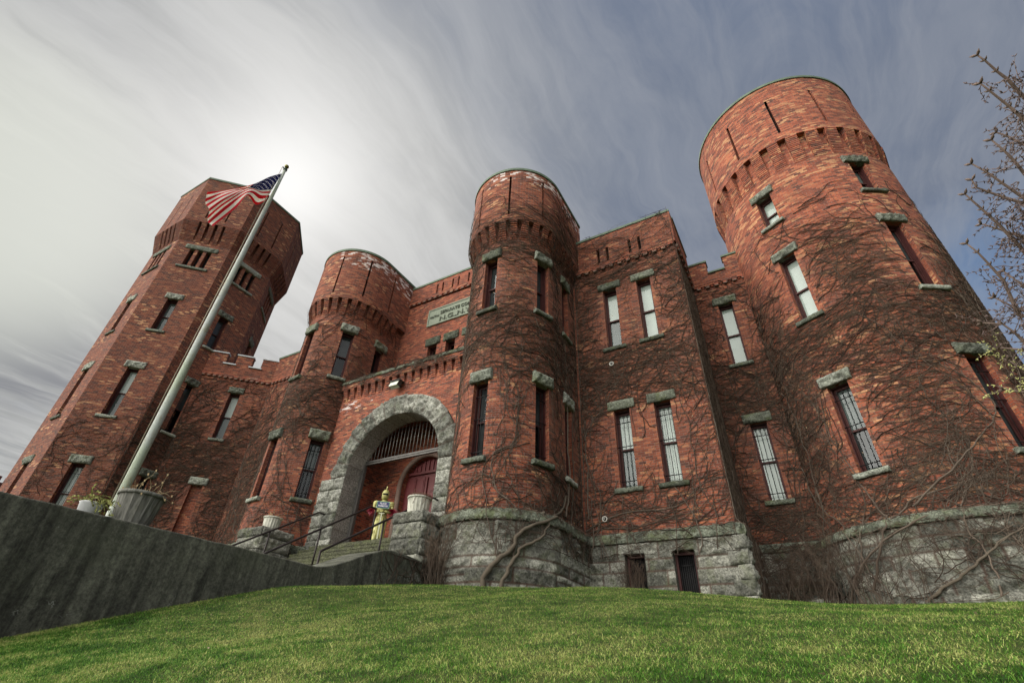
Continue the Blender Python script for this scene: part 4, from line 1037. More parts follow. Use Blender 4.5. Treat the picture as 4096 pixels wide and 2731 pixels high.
mb = MB(); r_ = random.Random(21)
for k in range(46):
    y = 1.9*(9/1.9)**r_.random(); x = r_.uniform(-2.4, .5)*y
    if x < -8.5: continue
    c = Vector((x, y, gz(x, y)+.028)); a = Vector((r_.gauss(0, 1), r_.gauss(0, 1), r_.gauss(0, .3))).normalized()*r_.uniform(.012, .022); b_ = a.cross(Vector((0, .2, 1))).normalized()*a.length*.6
    i0 = [mb.vert(p) for p in (c-a, c+b_+Vector((0, 0, .006)), c+a, c-b_+Vector((0, 0, .006)))]; mb.face(i0)
tag(mb.build('fallen_leaves', simple('pale_dead_leaf', (.34, .28, .18), .8, 0, .2, .4, 30)), 'pale dead leaves scattered on the grass', 'leaves', kind='stuff')

# ------------------------------------------------------------------ concrete cheek wall with a swept dip
def concmat():
    mt, N = mat('stained_dark_concrete'); pos = N.n('ShaderNodeNewGeometry').outputs['Position']; x, y, z = N.sep(pos)
    v = N.comb(x, N.math('MULTIPLY', N.math('ADD', y, N.math('MULTIPLY', z, -.02)), 5.5), N.math('MULTIPLY', z, .55)); v2 = N.comb(x, N.math('MULTIPLY', y, 17.0), N.math('MULTIPLY', z, 1.1))
    st = N.noise(v, 1.3, 6, .6, .3); n = N.noise(pos, 9, 6, .7); n2 = N.noise(pos, 55, 4, .6); n3 = N.noise(pos, 1.1, 4, .6)
    c = N.mix(N.mapr(N.math('ADD', N.math('MULTIPLY', st, .80), N.math('MULTIPLY', N.noise(v2, 1.2, 6, .62, .2), .20)), .37, .64), (.036, .037, .032, 1), (.118, .121, .102, 1))
    c = N.mix(1.0, c, N.mix(N.mapr(N.noise(pos, 24, 5, .75), .35, .65), (.6, .6, .6, 1), (1.5, 1.5, 1.45, 1)), 'MULTIPLY'); c = N.mix(1.0, c, N.mix(N.mapr(n, .3, .7), (.65, .65, .65, 1), (1.35, 1.35, 1.3, 1)), 'MULTIPLY')
    c = N.mix(N.mapr(n3, .5, .7, 0, .35), c, (.10, .11, .075, 1))
    gm = N.mapr(z, .1, .5, 0, 0); 
    vo = N.n('ShaderNodeTexVoronoi', {'Vector': N.vmath('ADD', pos, N.vmath('SCALE', N.noise(pos, 2.5, 4, .6, 0, 1), None)), 'Scale': .62}, feature='DISTANCE_TO_EDGE')
    N.set(vo.inputs['Vector'].links[0].from_node.inputs[1].links[0].from_node, 3, .9)
    cm = N.math('MULTIPLY', N.mapr(vo.outputs['Distance'], .005, .0015), N.mapr(N.noise(pos, 1.3, 3, .5), .55, .60))
    c = N.mix(N.math('MULTIPLY', cm, .8), c, (.30, .31, .29, 1))
    sp = N.mapr(N.n('ShaderNodeTexVoronoi', {'Vector': pos, 'Scale': 7.0}).outputs['Distance'], .09, .05)
    c = N.mix(N.math('MULTIPLY', sp, N.mapr(n, .5, .6, 0, .7)), c, (.20, .21, .19, 1))
    principled(N, c, .9, 0, N.math('ADD', N.math('MULTIPLY', n, .6), N.math('ADD', n2, st)), .25, .5, .02); return mt
CONC = concmat()
def topz(y):
    return 1.80+.07*sstep(1, 6.8, y)+.76*sstep(7.25, 9.7, y)-.06*sstep(10.2, 11, y)
mb = MB(); ysw = [-3+.12*k for k in range(83)]+[7+.07*k for k in range(62)]; rows = []
for y in ysw:
    z = topz(y); X0 = -8.85; X1 = -9.85; r_ = .025; zb = min(gz(-8.8, y), z)-.5
    pr = [(X0+.02*0, zb), (X0, z-.5*(z-zb)), (X0, z-r_), (X0-r_*.35, z-r_*.3), (X0-r_, z), (X1+r_, z), (X1, z-r_), (X1, .8)]
    rows.append([mb.vert((x+.006*fb(y*2.3, zz_*3, i, 5)*(i > 0), y, zz_+(.010*fb(y*1.3, x, 2, 5)+.006*fb(y*9, x, 6)*(i in (2, 3, 4)))*(i > 1))) for i, (x, zz_) in enumerate(pr)])
for a, b in zip(rows[:-1], rows[1:]):
    for k in range(len(a)-1): mb.face((a[k], b[k], b[k+1], a[k+1]), None, 0, 2 <= k <= 5)
mb.face(rows[0][::-1]); mb.face(rows[-1])
cw = mb.build('retaining_wall', CONC); tag(cw, 'dark streaked concrete retaining wall with a swept dip beside the entrance steps', 'wall')

# ------------------------------------------------------------------ steps, piers
STEP = rockmat('mossy_step_stone', (.10, .105, .065), (.26, .26, .18), .6)
mb = MB(); z = 3.82; y = 12.4; rr_ = random.Random(3)
mb.box((-12.7, 13.6, 3.70), 2.75, 1.2, .12)
for k in range(1, 13):
    z -= .19; y -= .30
    mb.box((-12.75, y+.15+.02, z-.095), 2.85, .15+.02, .0945)
    mb.box((-12.75, y+.17, z-.02), 2.85, .185, .018)
mb.box((-12.75, y-3.2, 1.44), 2.85, 3.2, .08)
st_ = mb.build('stone_steps', STEP); tag(st_, 'mossy stone steps climbing to the arched entrance', 'steps')
def pier(x0, x1, y0, y1, zb, zt, label, seed):
    mb = MB(); h = .42; z = zt; k = 0
    while z > zb:
        hh = h if k else .30; e = .03 if k == 0 else 0
        rock_box(mb, ((x0+x1)/2, y0-.0-e, z-hh/2), x1-x0+2*e-.01, hh-.012, y1-y0, (1, 0, 0), (0, -1, 0), .045, .045, seed+k*2.1)
        rock_box(mb, (x1+e+.005, (y0+y1)/2, z-hh/2), y1-y0-.02+e, hh-.016, .3, (0, 1, 0), (1, 0, 0), .045, .045, seed+k*3.7+9)
        rock_box(mb, (x0-e-.005, (y0+y1)/2, z-hh/2), y1-y0-.02+e, hh-.016, .3, (0, -1, 0), (-1, 0, 0), .035, .06, seed+k*1.3+4)
        z -= hh; k += 1
    mb.box(((x0+x1)/2, (y0+y1)/2, zt-.05), (x1-x0)/2-.01, (y1-y0)/2-.01, .045)
    o = mb.build('stone_pier', ROCK); tag(o, label, 'pier', 'stone piers flanking the steps'); return o
pier(-9.96, -8.94, 10.6, 11.6, 1.6, 3.91, 'rough stone block pier right of the entrance steps, against the middle turret', 3.)
pier(-17.2, -15.95, 10.75, 12.0, 1.2, 4.18, 'rough stone block pier left of the entrance steps, below the left turret', 8.)

# ------------------------------------------------------------------ handrails
def rail(x, y0, z0, y1, z1, mids, gr, label):
    mb = MB(); L_ = [(x, y0, gr(y0)), (x, y0, z0-.03), (x, y0+.03, z0), (x, y1-.03, z1-.01), (x, y1, z1), (x, y1+.22, z1+.0), (x, y1+.25, z1-.04), (x, y1+.25, gr(y1))]
    t = empty('handrail', (x, y0, gr(y0))); o0 = Vector(t.location)
    mb.tube([Vector(p)-o0 for p in L_[1:7]], .031, 8); mb.build('rail', IRONB, t)
    for yy_ in [y0]+mids+[y1+.25]:
        m = MB(); zt_ = z0+(z1-z0)*min(1, (yy_-y0)/(y1-y0)); g_ = gr(yy_); m.tube([Vector((x, yy_, g_-.02))-o0, Vector((x, yy_, zt_))-o0], .027, 8)
        m.build('post', IRONB, t)
    tag(t, label, 'handrail', 'iron handrails on the entrance steps'); return t
def stepz(y): return 3.82 if y > 12.1 else max(1.52, 3.82-.19*math.ceil((12.4-y)/.30-1e-6))
rail(-10.15, 8.50, 2.5, 12.45, 4.92, [10.42], stepz, 'brown iron handrail on the right side of the steps, nearest the round middle turret')
rail(-12.70, 8.79, 2.67, 12.30, 4.88, [10.45], stepz, 'brown iron handrail up the middle of the entrance steps')
rail(-15.45, 8.70, 2.72, 12.45, 5.03, [10.70], stepz, 'brown iron handrail on the left side of the steps')

# ------------------------------------------------------------------ planters with dead plants
def woodmat(name, a, b):
    mt, N = mat(name)
    if N is None: return mt
    pos = N.n('ShaderNodeNewGeometry').outputs['Position']; x, y, z = N.sep(pos)
    n = N.noise(N.comb(N.math('MULTIPLY', x, 14), N.math('MULTIPLY', y, 14), N.math('MULTIPLY', z, 1.6)), 1.5, 5, .6, .6); n2 = N.noise(pos, 5, 5, .6)
    c = N.mix(N.mapr(n, .35, .66), (*a, 1), (*b, 1)); c = N.mix(N.mapr(n2, .52, .7, 0, .5), c, (.12, .12, .09, 1))
    principled(N, c, .85, 0, n, .2, .5, .01); return mt
WOODG = woodmat('weathered_grey_planter_wood', (.075, .075, .066), (.20, .20, .18)); WOODW = woodmat('pale_painted_planter_wood', (.30, .30, .25), (.56, .56, .49))
SOIL = simple('dry_soil', (.05, .04, .03), .95); TWG = simple('dry_tan_stems', (.30, .23, .13), .8, 0, .2, .4, 20); YLF = simple('yellow_green_leaves', (.24, .25, .075), .7, 0, .2, .4, 20); VINE_RED = simple('reddish_dry_twig', (.16, .085, .06), .85, 0, .2, .3, 20)
def planter(loc, rt_, rb, h, mt, label, plant='dry', ns=14, seed=0):
    t = empty('barrel_planter', loc); r_ = random.Random(seed)
    mb = MB(); n = ns*6
    fl = lambda k, z_: -.045*(abs(((k % 6)/6.0)*2-1) < .99)*math.sin(PI*((k % 6)/6.0)) if z_ < h*.93 else 0
    mb.lathe((0, 0, 0), [(rb*.9, 0), (rb, .0), (rb*1.0, .02), (rb+(rt_-rb)*.35, h*.33), (rb+(rt_-rb)*.7, h*.68), (rt_*.985, h*.92)], n, flute=fl, smooth=False); mb.build('barrel', mt, t)
    m = MB(); m.lathe((0, 0, 0), [(rt_*.99, h*.90), (rt_*1.045, h*.905), (rt_*1.045, h), (rt_*.90, h), (rt_*.88, h*.93), (.01, h*.93)], 40); m.build('rim', mt, t)
    m = MB(); m.lathe((0, 0, 0), [(.0, h*.94), (rt_*.89, h*.94), (rt_*.8, h*.96), (.01, h*.97)], 20); m.build('soil', SOIL, t)
    m = MB()
    for k in range(34 if plant != 'rim' else 14):
        a = r_.uniform(0, 2*PI); q = r_.uniform(0, rt_*.8); p = Vector((q*math.cos(a), q*math.sin(a), h*.95)); L_ = r_.uniform(.10, .34)*rt_/.33; dr_ = Vector((math.cos(a)*r_.uniform(0, 1), math.sin(a)*r_.uniform(0, 1), 1.0)).normalized(); pts = [p]
        for i in range(5): dr_ = (dr_+Vector((r_.uniform(-.5, .5), r_.uniform(-.5, .5), r_.uniform(-.55, .1)))).normalized(); pts.append(pts[-1]+dr_*L_/4)
        m.tube(pts, [.006, .005, .004, .004, .003, .002], 4)
        if r_.random() < .5:
            c = pts[-1]; m.quad(c, c+Vector((.02, .01, .0)), c+Vector((.03, .0, .035)), c+Vector((0, -.01, .03)))
    if plant == 'rim' or plant == 'vine':      # creeper curling round and hanging off the rim
        for k in range(26):
            a0 = r_.uniform(0, 2*PI); pts = []; da = r_.choice((-1, 1))*r_.uniform(.1, .28); zz_ = h*1.0+.01; rr = rt_*1.06
            hang = r_.random() < .45
            for i in range(8):
                pts.append(Vector((rr*math.cos(a0), rr*math.sin(a0), zz_))); a0 += da*(.35 if hang else 1); zz_ += r_.uniform(-.08, -.02) if hang and i > 1 else r_.uniform(-.015, .02); rr += r_.uniform(-.01, .012)-(.012 if hang and i > 1 else 0)
            m.tube(pts, .005, 4)
    m.build('dead_plant', TWG if plant != 'rim' else VINE_RED, t)
    tag(t, label, 'planter', 'barrel planters'); return t
planter((-9.42, 4.0, topz(4)+.005), .335, .255, .535, WOODG, 'large weathered grey barrel planter on the concrete wall beside the flagpole', 'dry', 16, 4)
planter((-9.50, 11.02, 3.915), .335, .285, .50, WOODW, 'pale barrel planter wrapped in dry creeper on the right stone pier', 'rim', 18, 6)
planter((-16.45, 11.35, 4.185), .31, .255, .46, WOODW, 'pale barrel planter on the left stone pier by the left turret', 'dry', 18, 9)
# small white tub with a trailing plant next to the pole
t = empty('plant_tub', (-9.62, 3.45, topz(3.6)+.003)); mb = MB(); mb.lathe((0, 0, 0), [(.10, 0), (.13, .0), (.16, .26), (.17, .27), (.15, .28), (.02, .26)], 28); mb.build('tub', simple('white_plastic', (.62, .64, .66), .5, 0, .4, .1), t)
m = MB(); r_ = random.Random(2)
for k in range(26):
    p = Vector((r_.uniform(-.12, .14), r_.uniform(-.12, .12), .27)); dr_ = Vector((r_.uniform(-.2, 1), r_.uniform(-.7, .7), r_.uniform(.1, 1))).normalized(); pts = [p]
    for i in range(6): dr_ = (dr_+Vector((r_.uniform(-.2, .3), r_.uniform(-.3, .3), -.32))).normalized(); pts.append(pts[-1]+dr_*.06)
    m.tube(pts, .004, 3)
    for q in pts[1:]:
        a = Vector((r_.uniform(-1, 1), r_.uniform(-1, 1), r_.uniform(-1, 1))).normalized()*.028; b_ = Vector((r_.uniform(-1, 1), r_.uniform(-1, 1), r_.uniform(-1, 1))).normalized()*.018
        m.quad(q-a, q+b_, q+a, q-b_)
m.build('trailing_plant', YLF, t); tag(t, 'small white tub of yellow-green trailing plant behind the flagpole foot', 'plant tub')

# ------------------------------------------------------------------ flagpole and flag
def polemat():
    mt, N = mat('weathered_grey_green_pole_paint'); pos = N.n('ShaderNodeNewGeometry').outputs['Position']; x, y, z = N.sep(pos)
    n = N.noise(N.comb(N.math('MULTIPLY', x, 9), N.math('MULTIPLY', y, 9), N.math('MULTIPLY', z, 2.0)), 1.5, 6, .65); n2 = N.noise(pos, 22, 5, .7); n3 = N.noise(pos, .8, 3, .5)
    c = N.mix(N.mapr(n3, .4, .6), (.30, .35, .27, 1), (.36, .39, .37, 1)); c = N.mix(N.mapr(n, .52, .70, 0, .7), c, (.22, .20, .10, 1)); c = N.mix(N.mapr(n2, .60, .66, 0, .8), c, (.10, .085, .05, 1))
    principled(N, c, .55, .15, n2, .4, .25, .004); return mt
POLE = polemat(); PX, PY = -10.3, 4.04
fp = empty('flagpole', (PX, PY, 1.40)); mb = MB(); mb.lathe((0, 0, 0), [(.16, 0), (.16, .03), (.085, .05), (.078, .4), (.074, 3.0), (.066, 6.0), (.052, 8.5), (.036, 10.45)], 20); mb.build('pole', POLE, fp)
m = MB(); m.lathe((0, 0, 0), [(.03, 10.43), (.055, 10.45), (.055, 10.50), (.02, 10.52), (.014, 10.56)], 14); m.tube([(0, 0, 10.47), (0, -.10, 10.50)], .018, 6); m.build('truck', simple('dark_green_metal', (.03, .05, .03), .5, .5), fp)
m = MB(); m.lathe((0, 0, 10.62), [(.005, -.062), (.03, -.055), (.055, -.028), (.062, 0), (.055, .028), (.03, .055), (.005, .062)], 18); m.build('ball_finial', simple('tarnished_brass_ball', (.14, .13, .035), .35, .7), fp)
m = MB(); m.tube([(.0, -.10, 10.48), (.02, -.12, 8.9), (.03, -.115, 6.0), (.03, -.13, 3.0), (.02, -.11, .9)], .007, 5); m.tube([(-.03, -.09, 10.48), (-.02, -.105, 6.0), (-.01, -.11, .9)], .007, 5); m.build('halyard', simple('rope', (.30, .27, .2), .8), fp)
tag(fp, 'tall weathered grey flagpole with a ball finial rising behind the retaining wall', 'flagpole')
CG = np.array([[(4.01, 11.67), (3.73, 11.11), (3.48, 10.53), (3.05, 9.83), (2.70, 9.29)],
 [(3.99, 11.33), (3.74, 10.89), (3.48, 10.47), (3.04, 9.65), (2.81, 9.09)],
 [(3.97, 10.96), (3.73, 10.65), (3.45, 10.37), (3.06, 9.40), (2.93, 8.91)],
 [(3.96, 10.67), (3.77, 10.42), (3.45, 10.19), (3.18, 9.36), (3.05, 8.72)],
 [(3.95, 10.40), (3.80, 10.11), (3.44, 9.95), (3.35, 9.33), (3.17, 8.58)]])
XO = np.array([[0, .10, .04, -.06, .05], [0, .05, -.10, .05, -.04], [0, -.04, -.02, .14, .06], [0, .06, .10, .02, -.06], [0, -.05, .16, .18, .04]])
def cr(P, t):
    n_ = len(P)-1; i = min(int(t*n_), n_-1); f = t*n_-i; p0 = P[max(i-1, 0)]; p1 = P[i]; p2 = P[i+1]; p3 = P[min(i+2, n_)]
    return .5*((2*p1)+(-p0+p2)*f+(2*p0-5*p1+4*p2-p3)*f*f+(-p0+3*p1-3*p2+p3)*f**3)
fu_k = [0, .2, .4, .7, 1]
def fpos(u, v):
    # u knots are uneven: remap
    for i in range(4):
        if u <= fu_k[i+1]+1e-9: tu = (i+(u-fu_k[i])/(fu_k[i+1]-fu_k[i]))/4; break
    rows_ = [cr([np.array([XO[r][c], *CG[r][c]]) for c in range(5)], tu) for r in range(5)]
    p = cr(rows_, v); p[0] += .025*math.sin(9*u+3*v)*u; return (PX+p[0]+.0, p[1]-.0, p[2])
mb = MB(); nu, nv = 72, 52; g = {}
for i in range(nu+1):
    for j in range(nv+1): g[i, j] = mb.vert(fpos(i/nu, j/nv))
for i in range(nu):
    for j in range(nv): mb.face((g[i, j], g[i, j+1], g[i+1, j+1], g[i+1, j]), [(i/nu, 1-j/nv), (i/nu, 1-(j+1)/nv), ((i+1)/nu, 1-(j+1)/nv), ((i+1)/nu, 1-j/nv)], 0, True)
def flagmat():
    mt, N = mat('striped_flag_cloth'); uv = N.n('ShaderNodeUVMap', uv_map='UVMap').outputs[0]; u, v, _ = N.sep(uv)
    s_ = N.math('FLOOR', N.math('MULTIPLY', N.math('SUBTRACT', 1.0, v), 13.0)); odd = N.math('MODULO', s_, 2.0)
    c = N.mix(N.math('GREATER_THAN', odd, .5), (.62, .030, .050, 1), (.80, .78, .72, 1))
    can = N.math('MULTIPLY', N.math('LESS_THAN', u, .40), N.math('GREATER_THAN', v, 1-7/13))
    # 9 rows of stars, 6 and 5 alternating, on a lattice of 11 x 9 cells
    cu_ = N.math('MULTIPLY', N.math('DIVIDE', u, .40), 12.0); cv_ = N.math('MULTIPLY', N.math('DIVIDE', N.math('SUBTRACT', 1.0, v), 7/13), 10.0)
    ru = N.math('ROUND', cu_); rv = N.math('ROUND', cv_); par = N.math('MODULO', N.math('ADD', ru, rv), 2.0)
    ddx = N.math('SUBTRACT', cu_, ru); ddy = N.math('SUBTRACT', cv_, rv)
    an = N.math('ARCTAN2', ddx, ddy); rad_ = N.math('SQRT', N.math('ADD', N.math('MULTIPLY', ddx, ddx), N.math('MULTIPLY', ddy, ddy)))
    lim = N.math('ADD', .30, N.math('MULTIPLY', N.math('COSINE', N.math('MULTIPLY', N.math('ADD', an, PI), 5.0)), .11))
    inr = N.math('MULTIPLY', N.math('MULTIPLY', N.math('GREATER_THAN', ru, .5), N.math('LESS_THAN', ru, 11.5)), N.math('MULTIPLY', N.math('GREATER_THAN', rv, .5), N.math('LESS_THAN', rv, 9.5)))
    star = N.math('MULTIPLY', N.math('MULTIPLY', N.math('LESS_THAN', rad_, lim), N.math('LESS_THAN', par, .5)), inr)
    c = N.mix(can, c, N.mix(star, (.045, .05, .17, 1), (.75, .75, .78, 1)))
    p = N.n('ShaderNodeBsdfPrincipled', {'Base Color': c, 'Roughness': .8, 'Specular IOR Level': .1}); tr = N.n('ShaderNodeBsdfTranslucent', {'Color': c})
    out(N, N.n('ShaderNodeMixShader', {0: .5, 1: p.outputs[0], 2: tr.outputs[0]}).outputs[0]); return mt
fl_ = mb.build('flag', flagmat()); sd_ = fl_.modifiers.new('thick', 'SOLIDIFY'); sd_.thickness = .004
tag(fl_, 'stars and stripes flag flying from the flagpole in front of the octagonal tower', 'flag')

# ------------------------------------------------------------------ lamp over the arch, round vents
t = empty('floodlight', (-12.91, 12.75, 9.88)); m = MB()
m.box((0, -.30, .0), .235, .09, .13, (1, 0, 0), (0, .94, -.34), (0, .34, .94)); m.box((0, -.12, .06), .05, .12, .04); m.box((0, -.21, .155), .25, .17, .012)
m.build('housing', simple('bronze_lamp_housing', (.05, .048, .042), .5, .4), t)
m = MB(); m.box((0, -.40, -.035), .21, .008, .105, (1, 0, 0), (0, .94, -.34), (0, .34, .94)); m.box((0, -.31, -.135), .21, .08, .008, (1, 0, 0), (0, .94, -.34), (0, .34, .94)); m.build('lens', simple('frosted_prismatic_glass', (.58, .63, .52), .25, 0, .6, .1, 30), t)
tag(t, 'boxy floodlight with a frosted lens mounted above the entrance arch', 'lamp')
for loc, lb in (((-4.62, 15.0, 10.0), 'small round white vent cap below the upper windows of the middle block'), ((-5.30, 15.0, 4.42), 'small round white vent cap low on the wall just above the stone ledge')):
    t = empty('vent_cap', loc); m = MB()
    ring = [(.075*math.cos(a), -.03, .075*math.sin(a)) for a in [2*PI*k/20 for k in range(21)]]; m.tube(ring, .017, 8, cap=False)
    for k in range(20): a, b = ring[k], ring[k+1]; m.quad(a, b, (b[0]*.5, -.01, b[2]*.5), (a[0]*.5, -.01, a[2]*.5))
    m.build('rim', simple('off_white_vent_plastic', (.50, .49, .45), .6), t)
    m = MB(); m.tube([(0, 0, 0), (0, -.06, 0)], .038, 14, mi=0); m.build('hood', IRON, t); m2 = MB(); m2.tube([(0, -.06, 0), (0, -.07, 0)], .018, 10); m2.build('knob', MATS['off_white_vent_plastic'], t)
    tag(t, lb, 'vent', 'round vents')

# ------------------------------------------------------------------ gilded suit of armour with sign and pompoms
GOLD = simple('dull_gold_armour', (.36, .345, .13), .5, .2, .5, .3, 9); GOLDL = simple('pale_gold_tabard', (.44, .43, .18), .6, .1, .3, .2, 7)
kn = empty('armour_statue', (-13.02, 13.2, 3.82), R(40)); 
def ell(mb, c, rx, ry, rz, n=14, k=9, tw=0):
    rings = []
    for j in range(k+1):
        ph = PI*j/k; z = -math.cos(ph)*rz; q = max(.02, math.sin(ph)); rings.append([mb.vert((c[0]+rx*q*math.cos(2*PI*i/n), c[1]+ry*q*math.sin(2*PI*i/n), c[2]+z)) for i in range(n)])
    for a, b in zip(rings[:-1], rings[1:]):
        for i in range(n): mb.face((a[i], a[(i+1) % n], b[(i+1) % n], b[i]), None, 0, True)
mb = MB()
def loft(mb, secs, n=16):
    rings = [[mb.vert((x+rx*math.cos(2*PI*i/n), y+ry*math.sin(2*PI*i/n), z)) for i in range(n)] for (x, y, z, rx, ry) in secs]
    for a, b in zip(rings[:-1], rings[1:]):
        for i in range(n): mb.face((a[i], a[(i+1) % n], b[(i+1) % n], b[i]), None, 0, True)
    mb.face(rings[0][::-1]); mb.face(rings[-1])
loft(mb, [(0, 0, .86, .17, .13), (0, 0, .93, .18, .14), (0, 0, 1.02, .15, .12), (0, -.01, 1.08, .145, .12), (0, -.015, 1.2, .18, .145), (0, -.015, 1.35, .22, .15), (0, 0, 1.47, .22, .12), (0, 0, 1.54, .12, .09), (0, 0, 1.57, .07, .07), (0, 0, 1.62, .065, .065)])
for sg in (-1, 1):
    loft(mb, [(sg*.11, 0, .0, .06, .12), (sg*.11, -.03, .05, .065, .13), (sg*.11, 0, .10, .06, .07), (sg*.11, .0, .20, .068, .07), (sg*.11, .01, .34, .082, .085), (sg*.105, 0, .46, .07, .075), (sg*.105, -.02, .50, .088, .095), (sg*.105, 0, .55, .078, .08), (sg*.10, 0, .72, .098, .10), (sg*.09, 0, .90, .11, .11)])
    ell(mb, (sg*.235, 0, 1.47), .105, .10, .085); ell(mb, (sg*.255, 0, 1.41), .085, .09, .07)
    mb.tube([(sg*.25, 0, 1.42), (sg*.30, -.02, 1.27), (sg*.30, -.05, 1.14)], [.062, .055, .05], 12); ell(mb, (sg*.30, -.04, 1.13), .065, .07, .06)
    mb.tube([(sg*.30, -.05, 1.13), (sg*.18, -.17, 1.13), (sg*.06, -.235, 1.14)], [.05, .044, .038], 12)
    for f in range(4): # curled gauntlet fingers round the hilt
        z = 1.175-.022*f; mb.tube([(sg*.07, -.235, z), (sg*.02, -.285, z), (-sg*.018, -.262, z), (-sg*.01, -.235, z)], [.014, .013, .012, .009], 6)
    mb.tube([(sg*.07, -.22, 1.17), (sg*.03, -.225, 1.21), (sg*.0, -.25, 1.22)], [.014, .012, .009], 6)
mb.v = [(x*1.12, y, z) for x, y, z in mb.v]; mb.build('armour_body', GOLD, kn)
m = MB(); loft(m, [(0, 0, 1.60, .085, .09), (0, -.01, 1.66, .10, .115), (0, -.015, 1.73, .108, .13), (0, -.01, 1.80, .11, .13), (0, 0, 1.87, .10, .115), (0, .01, 1.93, .065, .075), (0, .01, 1.96, .02, .03)]); m.box((0, .01, 1.93), .008, .10, .05); m.v = [(x*1.22, y*1.12, 1.60+(z-1.60)*1.06) for x, y, z in m.v]
hm = m.build('helmet', GOLD, kn); m = MB(); m.box((0, -.155, 1.785), .09, .012, .013); m.box((0, -.152, 1.755), .10, .02, .010); m.build('visor_slit', DARK, hm)
m = MB(); m.tube([(0, .02, 1.95), (0, .03, 2.02), (.01, .03, 2.08), (.0, .02, 2.11)], [.010, .024, .022, .006], 8); m.build('plume', GOLDL, hm)
m = MB(); rings = []
for (z, ww, y0) in ((1.05, .06, -.135), (.95, .075, -.16), (.8, .085, -.165), (.6, .10, -.155), (.4, .115, -.15), (.16, .13, -.16)):
    rings.append([m.vert((ww*k/4, y0-.018*math.cos(k*1.9), z)) for k in range(-4, 5)])
for a, b in zip(rings[:-1], rings[1:]):
    for i in range(8): m.face((a[i], b[i], b[i+1], a[i+1]), None, 0, True)
tb = m.build('tabard', GOLDL, kn); sm_ = tb.modifiers.new('thick', 'SOLIDIFY'); sm_.thickness = .01
m = MB(); m.tube([(0, -.262, 1.26), (0, -.262, 1.06)], .016, 8); m.box((0, -.262, 1.05), .10, .014, .012); m.box((0, -.262, .55), .022, .006, .50); m.build('sword', simple('dull_steel_blade', (.45, .46, .33), .35, .7), kn)
m = MB(); m.box((0, 0, -.0+.01), .26, .2, .01); m.build('base_plate', IRON, kn)
tag(kn, 'dull gold suit of armour holding a sword, standing inside the entrance arch', 'statue')
rzm = Matrix.Rotation(R(40), 3, 'Z'); KB = Vector((-13.02, 13.2, 3.82))
def kpt(x, y, z): return KB+rzm @ Vector((x, y, z))
sg_ = empty('street_sign', kpt(0, -.30, 1.335), R(40)); m = MB(); m.box((0, 0, 0), .235, .006, .125); m.build('plate', simple('green_enamel_border', (.10, .24, .14), .3, 0, .5, .1), sg_)
m = MB(); m.box((0, -.0085, 0), .20, .003, .098); m.build('panel', simple('blue_enamel', (.02, .025, .12), .3, 0, .5, .1), sg_)
WHT = simple('white_enamel', (.78, .78, .78), .4, 0, .4, .05)
m = MB()
for a in (-1, 1):
    for b in (-1, 1): m.tube([(a*.205+.018*math.cos(q), -.011, b*.10+.018*math.sin(q)) for q in [k*2*PI/10 for k in range(8)]], .004, 4)
m.build('corner_scrolls', WHT, sg_)
def sgn_text(body, size, z, w_):
    me = text_mesh(body, size, .0015, 'CENTER'); xs_ = [v.co.x for v in me.vertices]; k = w_/(max(xs_)-min(xs_)); x0 = (max(xs_)+min(xs_))/2
    me.transform(Matrix(((k, 0, 0, -x0*k), (0, 0, -1, -.0135), (0, 1, 0, z), (0, 0, 0, 1)))); me.materials.clear(); me.materials.append(WHT)
    link(bpy.data.objects.new('lettering', me), sg_)
sgn_text('PLACE', .085, .018, .22); sgn_text('PHEMISTER', .080, -.068, .33)
tag(sg_, 'blue and green enamel street sign reading PLACE PHEMISTER on the chest of the golden armour', 'sign')
REDP = simple('crimson_tinsel', (.22, .012, .03), .5, 0, .4, .4, 30)
for sg, lb in ((-1, 'crimson tinsel pompom on the left arm of the golden armour'), (1, 'crimson tinsel pompom on the right arm of the golden armour')):
    m = MB(); r_ = random.Random(sg+5)
    for k in range(420):
        a = Vector((r_.gauss(0, 1), r_.gauss(0, 1), r_.gauss(0, 1))).normalized(); L_ = r_.uniform(.11, .20); s_ = a.cross(Vector((r_.gauss(0, 1), 1, 0))).normalized()*.005; b_ = a*L_*.6+Vector((0, 0, -.01)); c_ = a*L_+Vector((r_.uniform(-.02, .02), 0, -.04))
        m.quad(Vector(-s_), Vector(s_), b_+s_, b_-s_); m.quad(b_-s_, b_+s_, c_+s_*.5, c_-s_*.5)
    o = m.build('pompom', REDP); o.location = kpt(sg*.36, -.10, 1.18); tag(o, lb, 'pompom', 'tinsel pompoms')

